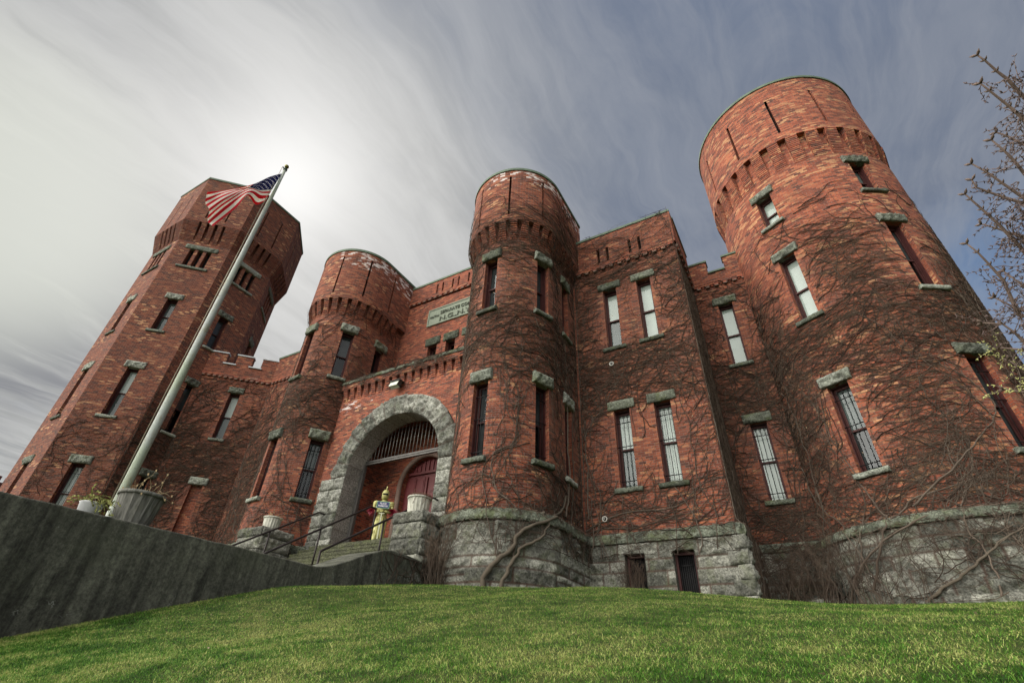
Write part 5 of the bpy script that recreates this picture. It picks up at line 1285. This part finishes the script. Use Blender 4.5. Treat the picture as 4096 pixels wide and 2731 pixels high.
# ------------------------------------------------------------------ creeper
def at_np(path, s):
    if isinstance(path, Line):
        P = np.array(path.a)[None, :]+np.array(path.t)[None, :]*s.reshape(-1, 1); Nn = np.repeat(np.array(path.n)[None, :], s.size, 0)
    elif isinstance(path, Circ):
        a = path.a0+s.ravel()/path.r; Nn = np.stack([np.cos(a), np.sin(a), 0*a], 1); P = np.array([path.xc, path.yc, 0])+Nn*path.r
    else:
        s_ = s.ravel(); l, r_ = path.l, path.r; a = PI+np.clip(s_-l, 0, PI*r_)/r_; Nn = np.stack([np.cos(a), np.sin(a), 0*a], 1)
        P = np.array([path.xc, path.yc, 0])+Nn*r_
        P[:, 1] += np.where(s_ < l, l-s_, 0)+np.where(s_ > l+PI*r_, s_-l-PI*r_, 0)
    return P.reshape(s.shape+(3,)), Nn.reshape(s.shape+(3,))
def strand_mesh(name, pt, nr, rad, mats, k=3):
    """pt (n,m,3) strands lying on a surface with normals nr; rad (n,m)"""
    n, m = rad.shape; T = np.gradient(pt, axis=1); T /= np.linalg.norm(T, axis=2, keepdims=True)+1e-9
    B = np.cross(T, nr); B /= np.linalg.norm(B, axis=2, keepdims=True)+1e-9; C_ = np.cross(B, T)
    ang = np.arange(k)*2*PI/k+PI/2
    V = pt[:, :, None, :]+(B[:, :, None, :]*np.cos(ang)[None, None, :, None]+C_[:, :, None, :]*np.sin(ang)[None, None, :, None])*rad[:, :, None, None]
    V = V.reshape(-1, 3); base = (np.arange(n)[:, None]*m+np.arange(m-1)[None, :]).reshape(-1, 1)*k
    Fs = []
    for q in range(k):
        q2 = (q+1) % k; Fs.append(np.concatenate([base+q, base+q2, base+k+q2, base+k+q], 1))
    tone = np.repeat(rng.random(n), m*k)
    return np_mesh(name, V, np.concatenate(Fs, 0), mats, {'tone': tone}, True)
def vinemat(name, a, b):
    mt, N = mat(name); t_ = N.n('ShaderNodeAttribute', attribute_name='tone').outputs['Fac']; pos = N.n('ShaderNodeNewGeometry').outputs['Position']
    c = N.mix(N.math('ADD', N.math('MULTIPLY', t_, .7), N.math('MULTIPLY', N.math('SUBTRACT', N.noise(pos, 3, 3), .5), 1.0), clamp=True), (*a, 1), (*b, 1)); principled(N, c, .9, 0, None, .15); return mt
TWIG = vinemat('creeper_twig', (.048, .033, .025), (.185, .135, .10)); STEM = vinemat('creeper_stem', (.055, .041, .032), (.15, .12, .095)); TRUNK = vinemat('creeper_trunk', (.075, .062, .047), (.155, .13, .10)); RUN = vinemat('creeper_runner', (.026, .018, .014), (.080, .058, .044)); DLEAF = simple('dry_creeper_leaf', (.36, .27, .17), .8, 0, .2, .4, 30)
def grow(path, s0, z0, head, n_steps, step, wob, up_bias, srange, zrange):
    """walks in wall space, one per entry"""
    n = len(s0); S = np.zeros((n, n_steps)); Z = np.zeros((n, n_steps)); S[:, 0] = s0; Z[:, 0] = z0; h = head.copy(); st = step if np.ndim(step) else np.full(n, step)
    for k in range(1, n_steps):
        h = h+rng.normal(0, wob, n); h = h+up_bias*np.sin(PI/2-h)*.12
        S[:, k] = np.clip(S[:, k-1]+np.cos(h)*st, *srange); Z[:, k] = np.clip(Z[:, k-1]+np.sin(h)*st, *zrange)
    return S, Z
def blocked(S, Z, holes, pad=.02):
    b_ = np.zeros(len(S), bool)
    for a, b, c, d_ in [h[:4] for h in holes]: b_ |= ((S > a-pad) & (S < b+pad) & (Z > c-pad) & (Z < d_+pad)).any(1)
    return b_
def vine(label, path, srange, zrange, dens, nfine, nstem, holes, offf, named=(), hvert=.0, roots=None, leaves=0, stemtop=14., len_=1.0, nmid=None, loc=None):
    """dens(s,z)->0..1; offf(z)->outward offset"""
    objs = []
    root = empty('climbing_vine', loc); ro = np.array(root.location)
    def put(nm, S, Z, rad, mt, lift=.012, jit=.02):
        P, Nn = at_np(path, S); o_ = offf(Z)+lift+rng.random(S.shape)*jit; P = P+Nn*o_[:, :, None]; P[:, :, 2] += Z
        col_ = bpy.data.objects.new(nm, strand_mesh(nm, P-ro, Nn, rad, mt)); col.objects.link(col_); col_.parent = root; return P, Nn
    # stems
    rs = roots if roots is not None else rng.uniform(srange[0], srange[1], nstem)
    n0 = len(rs); S0, Z0 = grow(path, np.array(rs), np.full(n0, zrange[0]), rng.normal(PI/2, .25, n0), 60, (stemtop-zrange[0])/46., .30, 1.3, srange, zrange)
    R0 = np.linspace(1, .25, 60)[None, :]*rng.uniform(.009, .021, n0)[:, None]
    ok = ~blocked(S0[:, :], Z0, holes, 0)
    # stems that meet a window stop below it: cut by collapsing the tail
    for i in range(n0):
        for k in range(60):
            if any(h[0]-.03 < S0[i, k] < h[1]+.03 and h[2]-.03 < Z0[i, k] < h[3]+.03 for h in holes):
                S0[i, k:] = S0[i, k-1]; Z0[i, k:] = Z0[i, k-1]+np.arange(60-k)*1e-4; R0[i, k:] = .002; break
    # side branches
    nm_ = nmid or n0*26; pi_ = rng.integers(0, n0, nm_); pk = rng.integers(3, 55, nm_); s1 = S0[pi_, pk]; z1 = Z0[pi_, pk]
    h1 = PI/2+rng.choice([-1, 1], nm_)*rng.uniform(.4, 1.5, nm_); S1, Z1 = grow(path, s1, z1, h1, 22, rng.uniform(.05, .13, nm_)*len_, .28, .5, srange, zrange)
    ok = ~blocked(S1, Z1, holes, .0) & (R0[pi_, pk] > .004); S1, Z1 = S1[ok], Z1[ok]; R1 = np.linspace(1, .3, 22)[None, :]*rng.uniform(.006, .014, len(S1))[:, None]
    put('stem', S0, Z0, R0, STEM, .02)
    if len(S1): put('branch', S1, Z1, R1, STEM, .015)
    # named stems traced along the wall
    if named:
        for pts, r_ in named:
            P = np.array(pts, float); t_ = np.linspace(0, 1, 40); q = np.linspace(0, 1, len(P)); ss = np.interp(t_, q, P[:, 0]); zs = np.interp(t_, q, P[:, 1])
            ker = np.ones(5)/5; ssp = np.convolve(np.pad(ss, 2, 'edge'), ker, 'valid'); zsp = np.convolve(np.pad(zs, 2, 'edge'), ker, 'valid')
            ssp += .02*np.sin(t_*37+P[0, 0]*5)+.018*np.sin(t_*71+P[0, 1]*3); PP, NN = at_np(path, ssp[None, :]); rr = np.linspace(r_, r_*.35, 40); PP = PP+NN*((offf(zsp)+rr*.9)[None, :, None]); PP[:, :, 2] += zsp
            o = bpy.data.objects.new('trunk', strand_mesh('trunk', PP-ro, NN, rr[None, :]*(1+.12*np.sin(t_*60))[None, :], TRUNK if r_ > .04 else STEM, 8)); col.objects.link(o); o.parent = root
            nb_ = 30; kk = rng.integers(8, 39, nb_); S2, Z2 = grow(path, ssp[kk], zsp[kk], rng.uniform(0, PI, nb_), 20, .10, .3, .3, srange, zrange); ok = ~blocked(S2, Z2, holes, 0)
            S2, Z2 = S2[ok], Z2[ok]; R2_ = np.linspace(1, .3, 20)[None, :]*rng.uniform(.007, .014, len(S2))[:, None]
            if len(S2) > 5: put('branch', S2, Z2, R2_, STEM, .015)
    # fine web
    ns = int(nfine*.45); s_ = rng.uniform(srange[0], srange[1], ns); z_ = rng.uniform(zrange[0], zrange[1], ns)
    pr = np.array([dens(a, b) for a, b in zip(s_, z_)]); k_ = rng.random(ns) < pr; s_, z_ = s_[k_], z_[k_]; n = len(s_)
    vert = rng.random(n) < hvert
    fl_w = .75*np.sin(s_*.9+1.3*np.sin(z_*.7))+.45*np.sin(z_*1.1+s_*.5)
    h_ = np.where(vert, -PI/2+rng.normal(0, .25, n), np.where(rng.random(n) < .5, 0, PI)+fl_w*.45+rng.normal(0, .30, n)); stp = rng.uniform(.05, .14, n)*len_
    S3, Z3 = grow(path, s_, z_, h_, 14, stp, .20, 0, srange, (zrange[0], zrange[1]+.5)); ok = ~blocked(S3, Z3, holes, -.01); S3, Z3 = S3[ok], Z3[ok]
    R3 = np.linspace(1, .35, 14)[None, :]*rng.uniform(.0035, .0105, len(S3))[:, None]
    put('twigs', S3, Z3, R3, TWIG, .008, .03)
    # darker runners crossing the web
    nr_ = int(nfine*.06); s5 = rng.uniform(srange[0], srange[1], nr_); z5 = rng.uniform(zrange[0], zrange[1], nr_)
    k5 = rng.random(nr_) < np.array([min(1, dens(a, b)+.1) for a, b in zip(s5, z5)]); s5, z5 = s5[k5], z5[k5]; n5 = len(s5)
    if n5 > 8:
        h5 = np.where(rng.random(n5) < .5, .35, PI-.35)+rng.normal(0, .45, n5); S5, Z5 = grow(path, s5, z5, h5, 26, rng.uniform(.05, .12, n5)*len_, .22, 0, srange, (zrange[0], zrange[1]+.4)); ok = ~blocked(S5, Z5, holes, -.01); S5, Z5 = S5[ok], Z5[ok]
        if len(S5) > 8: put('twigs', S5, Z5, np.linspace(1, .35, 26)[None, :]*rng.uniform(.010, .018, len(S5))[:, None], RUN, .014, .02)
    # forks leaving the web
    nf_ = len(S3)
    if nf_:
        kk = rng.integers(2, 11, nf_); s4 = S3[np.arange(nf_), kk]; z4 = Z3[np.arange(nf_), kk]; h4 = np.arctan2(Z3[np.arange(nf_), kk+1]-z4, S3[np.arange(nf_), kk+1]-s4)+rng.choice([-1, 1], nf_)*rng.uniform(.35, 1.1, nf_)
        S4, Z4 = grow(path, s4, z4, h4, 8, rng.uniform(.04, .10, nf_)*len_, .25, 0, srange, (zrange[0], zrange[1]+.5)); ok = ~blocked(S4, Z4, holes, -.01); S4, Z4 = S4[ok], Z4[ok]
        if len(S4) > 8: put('twigs', S4, Z4, np.linspace(1, .4, 8)[None, :]*rng.uniform(.003, .006, len(S4))[:, None], TWIG, .008, .02)
    if leaves:
        m = MB(); s_ = rng.uniform(srange[0], srange[1], leaves*3); z_ = rng.uniform(zrange[0], zrange[1], leaves*3)
        for a, b in zip(s_, z_):
            if rng.random() > dens(a, b)*.6: continue
            p, n_ = path.at(a); c = p+n_*(float(offf(np.array([b]))[0])+.07)+Vector((0, 0, b)); a1 = Vector(rng.normal(0, 1, 3)).normalized()*.030; a2 = Vector(rng.normal(0, 1, 3)).normalized()*.014
            c = c-Vector(ro); m.quad(c-a1, c+a2, c+a1, c-a2)
        m.build('dead_leaves', DLEAF, root)
    tag(root, label, 'vine', 'bare creepers on the armory walls'); return root
zero = lambda z: np.zeros_like(z)
def win_holes(path, lst): return lst
Eh = []
for d_ in (-92, -22): s_ = Es.s_of(d_); Eh += [(s_-.3, s_+.3, 5.4, 8.08), (s_-.3, s_+.3, 11.0, 13.6)]
s_ = Es.l+PI*1.76+1.05; Eh += [(s_-.3, s_+.3, 5.4, 8.08), (s_-.3, s_+.3, 11.0, 13.6)]
def eoff(z): return np.where(z < 3.93, .26, np.where((z > 14.45), .05+.25*np.clip((z-14.45)/.8, 0, 1), 0.0))
def scale_named(l, k): return [([(a*k, b) for a, b in pts], r_) for pts, r_ in l]
EN = [([(5.8, 1.85), (5.9, 2.28), (6.12, 2.58), (6.43, 2.74), (6.62, 3.06), (6.7, 3.34), (7.09, 3.51), (7.67, 3.78), (8.18, 4.03), (8.97, 4.42), (9.1, 4.9)], .075),
 ([(6.27, 1.85), (6.37, 2.29), (6.56, 2.56), (6.69, 2.87), (6.92, 3.03), (7.29, 3.18), (7.39, 3.35), (7.67, 3.69), (7.34, 3.84), (7.5, 4.0)], .055),
 ([(6.05, 3.93), (5.96, 4.09), (5.5, 4.38), (5.35, 4.65), (5.34, 5.07), (5.19, 5.56), (5.61, 5.69), (5.98, 5.86), (6.16, 6.09), (5.8, 6.62), (5.59, 7.05), (5.75, 8.0), (5.4, 9.0)], .019),
 ([(5.9, 3.93), (5.7, 4.3), (5.35, 4.5), (5.25, 5.0), (5.45, 5.5), (5.3, 6.1), (5.6, 6.7), (5.5, 7.6), (5.8, 8.4)], .014),
 ([(6.3, 3.93), (6.0, 4.5), (5.6, 5.2), (5.9, 5.8), (6.1, 6.4), (5.8, 7.0), (5.9, 7.9), (5.6, 8.8)], .013),
 ([(8.05, 4.1), (8.3, 4.65), (8.4, 5.18), (8.55, 5.84), (8.35, 6.53), (8.5, 7.23), (8.45, 7.92), (8.4, 8.95), (8.5, 10.2), (8.3, 11.6)], .034),
 ([(8.45, 3.9), (8.62, 4.7), (8.85, 5.5), (8.8, 6.8), (9.0, 8.2), (8.9, 10)], .028)]
EN[0] = ([(2+(a-2)/1.153, b) for a, b in EN[0][0]], EN[0][1]); EN[1] = ([(2+(a-2)/1.153, b) for a, b in EN[1][0]], EN[1][1])
def edens(s, z):
    v = .20+.95*sstep(8.3, 9.3, z)*(1-.55*sstep(13.2, 15.2, z))
    if s > 6.4: v = max(v, .85)
    if z > 14.5: v = .55 if s > 6 else .28
    if z > 16.2: v = .45*sstep(6.5, 8.5, s)
    if z < 4: v = .10+.5*sstep(6.8, 8.2, s)
    if 9 < z < 10.9: v += .3
    return min(1, v)
vine('dense bare creeper covering the round middle turret beside the arch', Es, (.5, 9.45), (3.0, 17.6), edens, 11500, 15, Eh, eoff, EN, .06, leaves=260, loc=(-7.2, 10.95, 1.95))
Ch = []
for d_ in (-97, -32): s_ = Cs.s_of(d_); Ch += [(s_-.3, s_+.3, 5.5, 8.08), (s_-.3, s_+.3, 11.0, 13.6)]
s_ = Cs.l+PI*1.76+.92; Ch += [(s_-.3, s_+.3, 5.5, 8.08), (s_-.3, s_+.3, 11.0, 13.6)]
def cdens(s, z):
    v = .30+1.1*sstep(7.6, 8.8, z)*(1-sstep(12.2, 13.8, z)); v = v if s < 5.6 else v*.45
    if z > 14: v = .04
    return min(1, v)
vine('thick grey creeper on the left round turret, densest at mid height', Cs, (.2, 9.2), (3.2, 15), cdens, 9500, 14, Ch, eoff, (), .1, leaves=60, stemtop=12, loc=(-17.95, 11.0, 2.1))
foff = lambda z: np.where(z < 3.93, .20, np.where(z > 14.75, .10, 0.0))
FN = [([(fx(a), b) for a, b in l], r_) for l, r_ in (([(-5.98, 4.08), (-5.55, 4.28), (-4.9, 4.51), (-4.14, 4.57), (-3.42, 4.49), (-2.85, 4.61), (-2.25, 5.15), (-1.69, 5.26)], .028), ([(-5.87, 4.3), (-5.77, 6.02), (-5.84, 6.94), (-5.75, 7.53), (-5.17, 8.15), (-4.49, 9.16), (-4.02, 9.72)], .026), ([(-5.95, 4.0), (-5.4, 4.15), (-4.4, 4.05), (-3.4, 4.25), (-2.4, 4.1), (-1.7, 4.2)], .022))]
Fh = [(fx(x)-.3, fx(x)+.3, a, b) for x, a, b in FW]
def fdens(s, z):
    v = .33+.75*sstep(7.6, 9.0, z)*(1-.5*sstep(11.5, 13.5, z)); v += .2*sstep(4.0, 4.5, s)
    if z > 14.8: v = .22
    if z < 3.9: v = .35*sstep(3.2, 3.9, z)
    return min(1, v)
vine('bare creeper spread over the flat block between the middle turret and the right tower', F, (.1, 4.46), (3.2, 16.6), fdens, 7000, 10, Fh, foff, FN, .04, leaves=80, loc=(-3.8, 14.95, 2.1))
vine('dark hanging creeper on the narrow flank of the projecting block', F2, (.02, 2.95), (2.0, 14.6), lambda s, z: 1.0, 5200, 8, [], foff, (), .55, stemtop=14.4, loc=(-1.5, 16.2, 2.2))
Gh = [(gx(x)-.3, gx(x)+.3, a, b) for x, a, b in GW]
vine('bare creeper on the linking wall left of the big round tower', G, (.05, 2.6), (2.0, 14.4), lambda s, z: min(1, .95-.6*sstep(10.5, 13.2, z)), 4300, 8, Gh, foff, (), .1, loc=(-.3, 17.9, 2.2))
Hh = [(Hs.s_of(a)-.33, Hs.s_of(a)+.33, z0, z1) for a, z0, z1 in Hwin]
def hs_(a): return Hs.s_of(a)
HN = [([(hs_(a), b) for a, b in l], r_) for l, r_ in (([(-118.6, 1.9), (-111, 2.26), (-104.7, 2.43), (-100.2, 2.62), (-94.1, 2.88), (-87.7, 3.19), (-80.6, 3.42), (-70, 3.5)], .042), ([(-150.1, 2.0), (-141.4, 2.73), (-132.5, 3.12), (-123.5, 3.46), (-111.6, 3.75), (-102.8, 3.94), (-90, 3.95), (-75, 4.0)], .036), ([(-110.4, 4.12), (-100.7, 4.57), (-92, 4.89), (-85, 5.25), (-79.7, 5.53), (-73, 5.88), (-66.4, 6.26), (-63.7, 6.5), (-64.7, 6.97), (-70, 7.6), (-82, 8.2)], .026), ([(-135, 2.3), (-128, 3.0), (-122.6, 3.6), (-118.5, 3.9), (-123.5, 4.54), (-126, 5.3), (-131, 6.5), (-134, 8)], .034), ([(-118, 3.9), (-108, 4.4), (-96, 4.5), (-84, 4.7), (-72, 4.6), (-60, 4.9)], .022), ([(-95, 2.0), (-93, 2.8), (-96, 3.6), (-92, 4.3), (-84, 4.9), (-78, 6.2)], .022), ([(-84, 1.9), (-82, 2.6), (-85, 3.5), (-78, 4.4)], .02))]
def hoff(z): return np.where(z < 4.0, .20, 0.0)
def hdens(s, z):
    ang = math.degrees(s/3.45)-360+0; v = .85*(1-sstep(11.2, 15.2, z+1.3*math.sin(s*1.1)))
    if ang < -133: v += .35*(z < 10.5)
    if z < 4: v = .09
    return min(1, v)
vine('bare creeper netting the lower half of the big round tower', Hs, (hs_(-172), hs_(-15)), (2.0, 15.8), hdens, 15500, 12, Hh, hoff, HN, .03, stemtop=12.5, leaves=20, loc=(3.0, 15.6, 1.95))
def bdens(s, z): return min(1, .95-.75*sstep(10.5, 13.5, z))
B1h = [(s_w-.3, s_w+.3, 10.7, 13.6), (s_w-.3, s_w+.3, 3, 8.1)]
vine('creeper darkening the angled wall beside the octagonal tower', B1, (.1, 4.0), (3.5, 14.3), bdens, 5600, 9, B1h, zero, (), .1, loc=(-27.0, 13.9, 2.2))
vine('creeper on the short wall left of the left turret', B2, (.1, 6.2), (3.5, 14.3), bdens, 6000, 8, [], zero, (), .1, loc=(-23, 14.9, 2.2))
o1 = Line(octv(orr, 1), octv(orr, 2)); c1 = o1.L/2
vine('thin creeper climbing the front facet of the octagonal tower', o1, (.05, o1.L-.05), (4, 12.0), lambda s, z: .55*(1-sstep(9, 11.6, z)), 1700, 4, [(c1-.32, c1+.32, 5.3, 8.1), (c1-.32, c1+.32, 10.7, 13.6)], zero, (), .1, stemtop=10, loc=(-29.9, 9.3, 2.2))
o2 = Line(octv(orr, 2), octv(orr, 3))
vine('creeper on the shaded right facet of the octagonal tower', o2, (.05, o2.L-.05), (4, 14.0), lambda s, z: .8*(1-sstep(10, 13.4, z)), 3000, 6, [(c1-.32, c1+.32, 5.3, 8.1), (c1-.32, c1+.32, 10.7, 13.6)], zero, (), .15, stemtop=12, loc=(-28.8, 12, 2.2))
vine('creeper trailing along the coping above the entrance arch', Line((xl, yp-.21), (xr, yp-.21)), (.1, 6.6), (10.35, 10.85), lambda s, z: 1, 210, 3, [], zero, (), .1, stemtop=10.8, len_=.7, loc=(-12.8, 12.5, 10.5))

# ------------------------------------------------------------------ shrubs at the foot of the walls
def shrub(loc, w_, d_, h, n, label, seed, mt=None, lean=.2):
    r_ = random.Random(seed); t = empty('bare_shrub', loc); m = MB(); m2 = MB()
    for k in range(n):
        p = Vector((r_.uniform(-w_, w_), r_.uniform(-d_, d_), 0)); dr_ = Vector((r_.gauss(0, lean), r_.gauss(0, lean*.6), 1)).normalized(); L_ = h*r_.uniform(.35, 1.0); pts = [p-Vector((0, 0, .1))]
        for i in range(7):
            dr_ = (dr_+Vector((r_.gauss(0, .16), r_.gauss(0, .1), .04))).normalized(); pts.append(pts[-1]+dr_*L_/7)
            if i > 1:
                for q in range(2):
                    d2 = (dr_+Vector((r_.gauss(0, .8), r_.gauss(0, .4), r_.uniform(-.2, .5)))).normalized(); a = pts[-1]; b = a+d2*r_.uniform(.08, .22); m2.tube([a, b, b+(d2+Vector((r_.gauss(0, .5), 0, .2))).normalized()*.12], [.004, .003, .002], 3, cap=False)
        m.tube(pts, [.012*(1-.11*i) for i in range(8)], 4, cap=False)
    for o in (m.build('stems', mt or STEM, t), m2.build('twigs', TWIG, t)):
        at = o.data.attributes.new('tone', 'FLOAT', 'POINT'); at.data.foreach_set('value', np.full(len(o.data.vertices), r_.random()*.8, dtype=np.float32))
    tag(t, label, 'shrub', 'bare shrubs at the wall foot'); return t
shrub((.35, 17.1, gz(.35, 17.1)), .9, .35, 2.6, 46, 'tall tangle of bare stems in the corner left of the big round tower', 1)
shrub((1.6, 15.9, gz(1.6, 15.9)), .8, .25, 1.7, 30, 'bare bushy stems against the stone base of the big round tower', 2)
shrub((-4.4, 14.6, gz(-4.4, 14.6)), .28, .1, 1.0, 26, 'dry weed stems in front of the left basement window', 3, None, .08)
shrub((-8.55, 10.95, gz(-8.55, 10.95)), .22, .2, 2.1, 60, 'clump of dead stems in the gap between the right pier and the middle turret', 4)
shrub((-.9, 16.9, gz(-.9, 16.9)), .4, .5, 1.7, 18, 'thin bare stems beside the flank of the projecting block', 6)
t0 = vine('wiry creeper tracery on the swept hump of the retaining wall', Line((-8.85, 2.0), (-8.85, 11.2)), (7.2, 9.1), (1.9, 2.55), lambda s, z: .8, 45, 3, [], lambda z: np.zeros_like(z), (), .5, stemtop=2.6, len_=.6, nmid=40, loc=(-8.85, 10.2, 1.9))
# twiggy trunk between pier and turret
# ------------------------------------------------------------------ budding tree at the right edge
BARK = simple('brown_twig_bark', (.13, .092, .075), .75, 0, .3, .3, 30); BUD = simple('purple_brown_buds', (.11, .075, .07), .7, 0, .3, .4, 40); YB = simple('yellow_green_buds', (.42, .42, .16), .7, 0, .3, .3, 40)
TB = {'b1': [(0.374, 0.574, 0.728), (0.38, 0.581, 0.72), (0.388, 0.593, 0.705), (0.396, 0.603, 0.693), (0.402, 0.615, 0.678), (0.414, 0.635, 0.652)],
'b2': [(0.372, 0.603, 0.705), (0.379, 0.612, 0.694), (0.393, 0.63, 0.67), (0.402, 0.643, 0.651), (0.411, 0.661, 0.628)],
'b3': [(0.377, 0.654, 0.656), (0.385, 0.658, 0.647), (0.397, 0.667, 0.63)], 'b4': [(0.371, 0.661, 0.652), (0.38, 0.673, 0.635), (0.386, 0.683, 0.62), (0.398, 0.709, 0.582)],
'b5': [(0.348, 0.684, 0.642), (0.36, 0.693, 0.625), (0.371, 0.704, 0.606), (0.385, 0.717, 0.581), (0.394, 0.725, 0.565)], 'b6': [(0.344, 0.7, 0.626), (0.346, 0.707, 0.616), (0.357, 0.712, 0.604), (0.369, 0.717, 0.591), (0.384, 0.722, 0.575), (0.395, 0.727, 0.561)],
'b7': [(0.334, 0.714, 0.616), (0.338, 0.719, 0.607), (0.346, 0.729, 0.591), (0.357, 0.743, 0.566), (0.368, 0.76, 0.535), (0.377, 0.777, 0.504)], 'b8': [(0.341, 0.743, 0.577), (0.354, 0.746, 0.564), (0.375, 0.753, 0.541)],
'b9': [(0.321, 0.761, 0.563), (0.329, 0.769, 0.548), (0.336, 0.779, 0.528), (0.344, 0.792, 0.505), (0.345, 0.808, 0.477), (0.346, 0.818, 0.46)], 'b10': [(0.347, 0.784, 0.515), (0.36, 0.794, 0.49), (0.368, 0.802, 0.471)],
'c1': [(0.309, 0.829, 0.466), (0.328, 0.827, 0.456), (0.336, 0.832, 0.441), (0.341, 0.838, 0.427), (0.35, 0.841, 0.412)], 'c2': [(0.32, 0.853, 0.412), (0.326, 0.856, 0.401), (0.338, 0.856, 0.391)],
'c3': [(0.304, 0.874, 0.378), (0.313, 0.873, 0.373), (0.331, 0.871, 0.363)], 'c4': [(0.311, 0.847, 0.43), (0.317, 0.846, 0.429), (0.339, 0.843, 0.417)], 'c5': [(0.33, 0.807, 0.49), (0.345, 0.813, 0.47), (0.362, 0.815, 0.452)]}
tx, ty = 3.1, 3.5; tr_ = empty('budding_tree', (tx, ty, gz(tx, ty))); to = Vector(tr_.location); r_ = random.Random(11)
trunk = [Vector((tx, ty, gz(tx, ty)-.2)), Vector((tx+.03, ty+.02, .9)), Vector((tx-.05, ty+.05, 1.6)), Vector((tx+.02, ty-.02, 2.4)), Vector((tx-.02, ty, 3.3)), Vector((tx+.04, ty, 4.3)), Vector((tx, ty, 5.2))]
m = MB(); m.tube([p-to for p in trunk], [.085, .075, .065, .055, .045, .03, .012], 10); m.build('trunk', BARK, tr_)
mbk_ = MB(); mbu = MB(); mby = MB()
def bud(mb_, p, dr_, L_=.022, w_=.007):
    dr_ = dr_.normalized(); mb_.tube([p, p+dr_*L_*.45, p+dr_*L_], [w_*.5, w_, w_*.15], 5)
def cluster(p, dr_, k, L_, mb_=mbu):
    for i in range(k):
        d2 = (dr_.normalized()*.4+Vector((r_.gauss(0, 1), r_.gauss(0, 1), r_.gauss(0, 1))).normalized()).normalized(); pts = [p]
        for j in range(4): d2 = (d2+Vector((r_.gauss(0, .25), r_.gauss(0, .25), r_.gauss(0, .2)-.08))).normalized(); pts.append(pts[-1]+d2*L_/4)
        mbk_.tube(pts, [.0028, .0022, .002, .0015, .001], 3, cap=False)
        for q in pts[1:]:
            for z in range(2): bud(mb_, q, d2+Vector((r_.gauss(0, .8), r_.gauss(0, .8), r_.gauss(0, .8))), .019, .0031)
for nm, ds_ in TB.items():
    rho = 4.3+{'b': 0, 'c': .15}[nm[0]]+r_.uniform(-.35, .35); pts = [Vector(d_)*rho for d_ in ds_]
    e = pts[-1]; dr_ = (pts[-1]-pts[-2]).normalized(); anchor = Vector((tx, ty, max(1.0, e.z-1.15)))
    # carry the branch back to the trunk outside the picture
    q1 = e+Vector((.22, .02, -.16)); q2 = q1.lerp(anchor, .5)+Vector((.10, 0, -.06))
    full_ = pts+[q1, q2, anchor]
    nn = len(full_); rad = [.0042+.014*(i/(nn-1))**1.3 for i in range(nn)]
    mbk_.tube([p-to for p in full_], rad, 7)
    for i in range(len(pts)):
        p = pts[i]; dd = (pts[min(i+1, len(pts)-1)]-pts[max(0, i-1)]).normalized(); sd2 = dd.cross(Vector((.5, .2, 1))).normalized()
        for sg in (-1, 1): bud(mbk_, p-to, sd2*sg-dd*.9, .028 if i else .038, .006 if i else .009)
        if i >= 2 and nm[0] == 'b':
            for z in range(1 if i == 2 else 2): cluster(p+Vector((r_.gauss(0, .04), 0, r_.gauss(0, .05)))-to, Vector((-.2, 0, r_.uniform(-.5, .4))), 3, .13)
    if nm[0] == 'b':
        for z in range(5): p = pts[-1].lerp(pts[max(0, len(pts)-3)], r_.uniform(-.35, .9)); cluster(p+Vector((r_.uniform(-.02, .08), 0, r_.uniform(-.12, .05)))-to, Vector((-.35, .1, r_.uniform(-.4, .4))), 5, .17)
    else:
        for p in pts: cluster(p-to, Vector((-.5, 0, .1)), 3, .13, mbu if nm in ('c1', 'c5') else mby)
for k in range(46):      # the rest of the crown, on the far side of the trunk
    zb_ = r_.uniform(1.6, 5.0); a = r_.uniform(-1.15, 1.25); p = Vector((tx, ty, zb_)); dr_ = Vector((math.cos(a), math.sin(a), .75)).normalized(); L_ = r_.uniform(.7, 1.9)*(1-.09*zb_); pts = [p]
    for i in range(7): dr_ = (dr_+Vector((r_.gauss(0, .12), r_.gauss(0, .12), .05))).normalized(); pts.append(pts[-1]+dr_*L_/7)
    mbk_.tube([q-to for q in pts], [.018, .014, .011, .009, .007, .006, .005, .004], 6)
    for q in pts[3:]:
        for z in range(2): cluster(q-to, dr_, 3, .15)
mbk_.build('branches', BARK, tr_); mbu.build('flower_buds', BUD, tr_); mby.build('leaf_buds', YB, tr_)
tag(tr_, 'budding tree whose bare twigs and brown bud clusters reach in at the right edge', 'tree')

# ------------------------------------------------------------------ far red building at the left edge
mb = MB(); c = Vector((-1.405, .34, .0)).normalized()*120; mb.box((c.x-4, c.y, 12), 8, 9, 12.2)
for k in range(14): mb.box((c.x+3.9, c.y-8.5+1.3*k, 24.6), .3, .35, .5)
for zz_ in (5, 11, 17):
    for k in range(6): mb.box((c.x+4.02, c.y-7+2.8*k, zz_), .05, .55, 1.3, mi=1)
o = mb.build('distant_building', [simple('far_red_brick', (.095, .030, .028), .9), DARK]); tag(o, 'far dark red brick building with a notched roofline at the left edge', 'building')
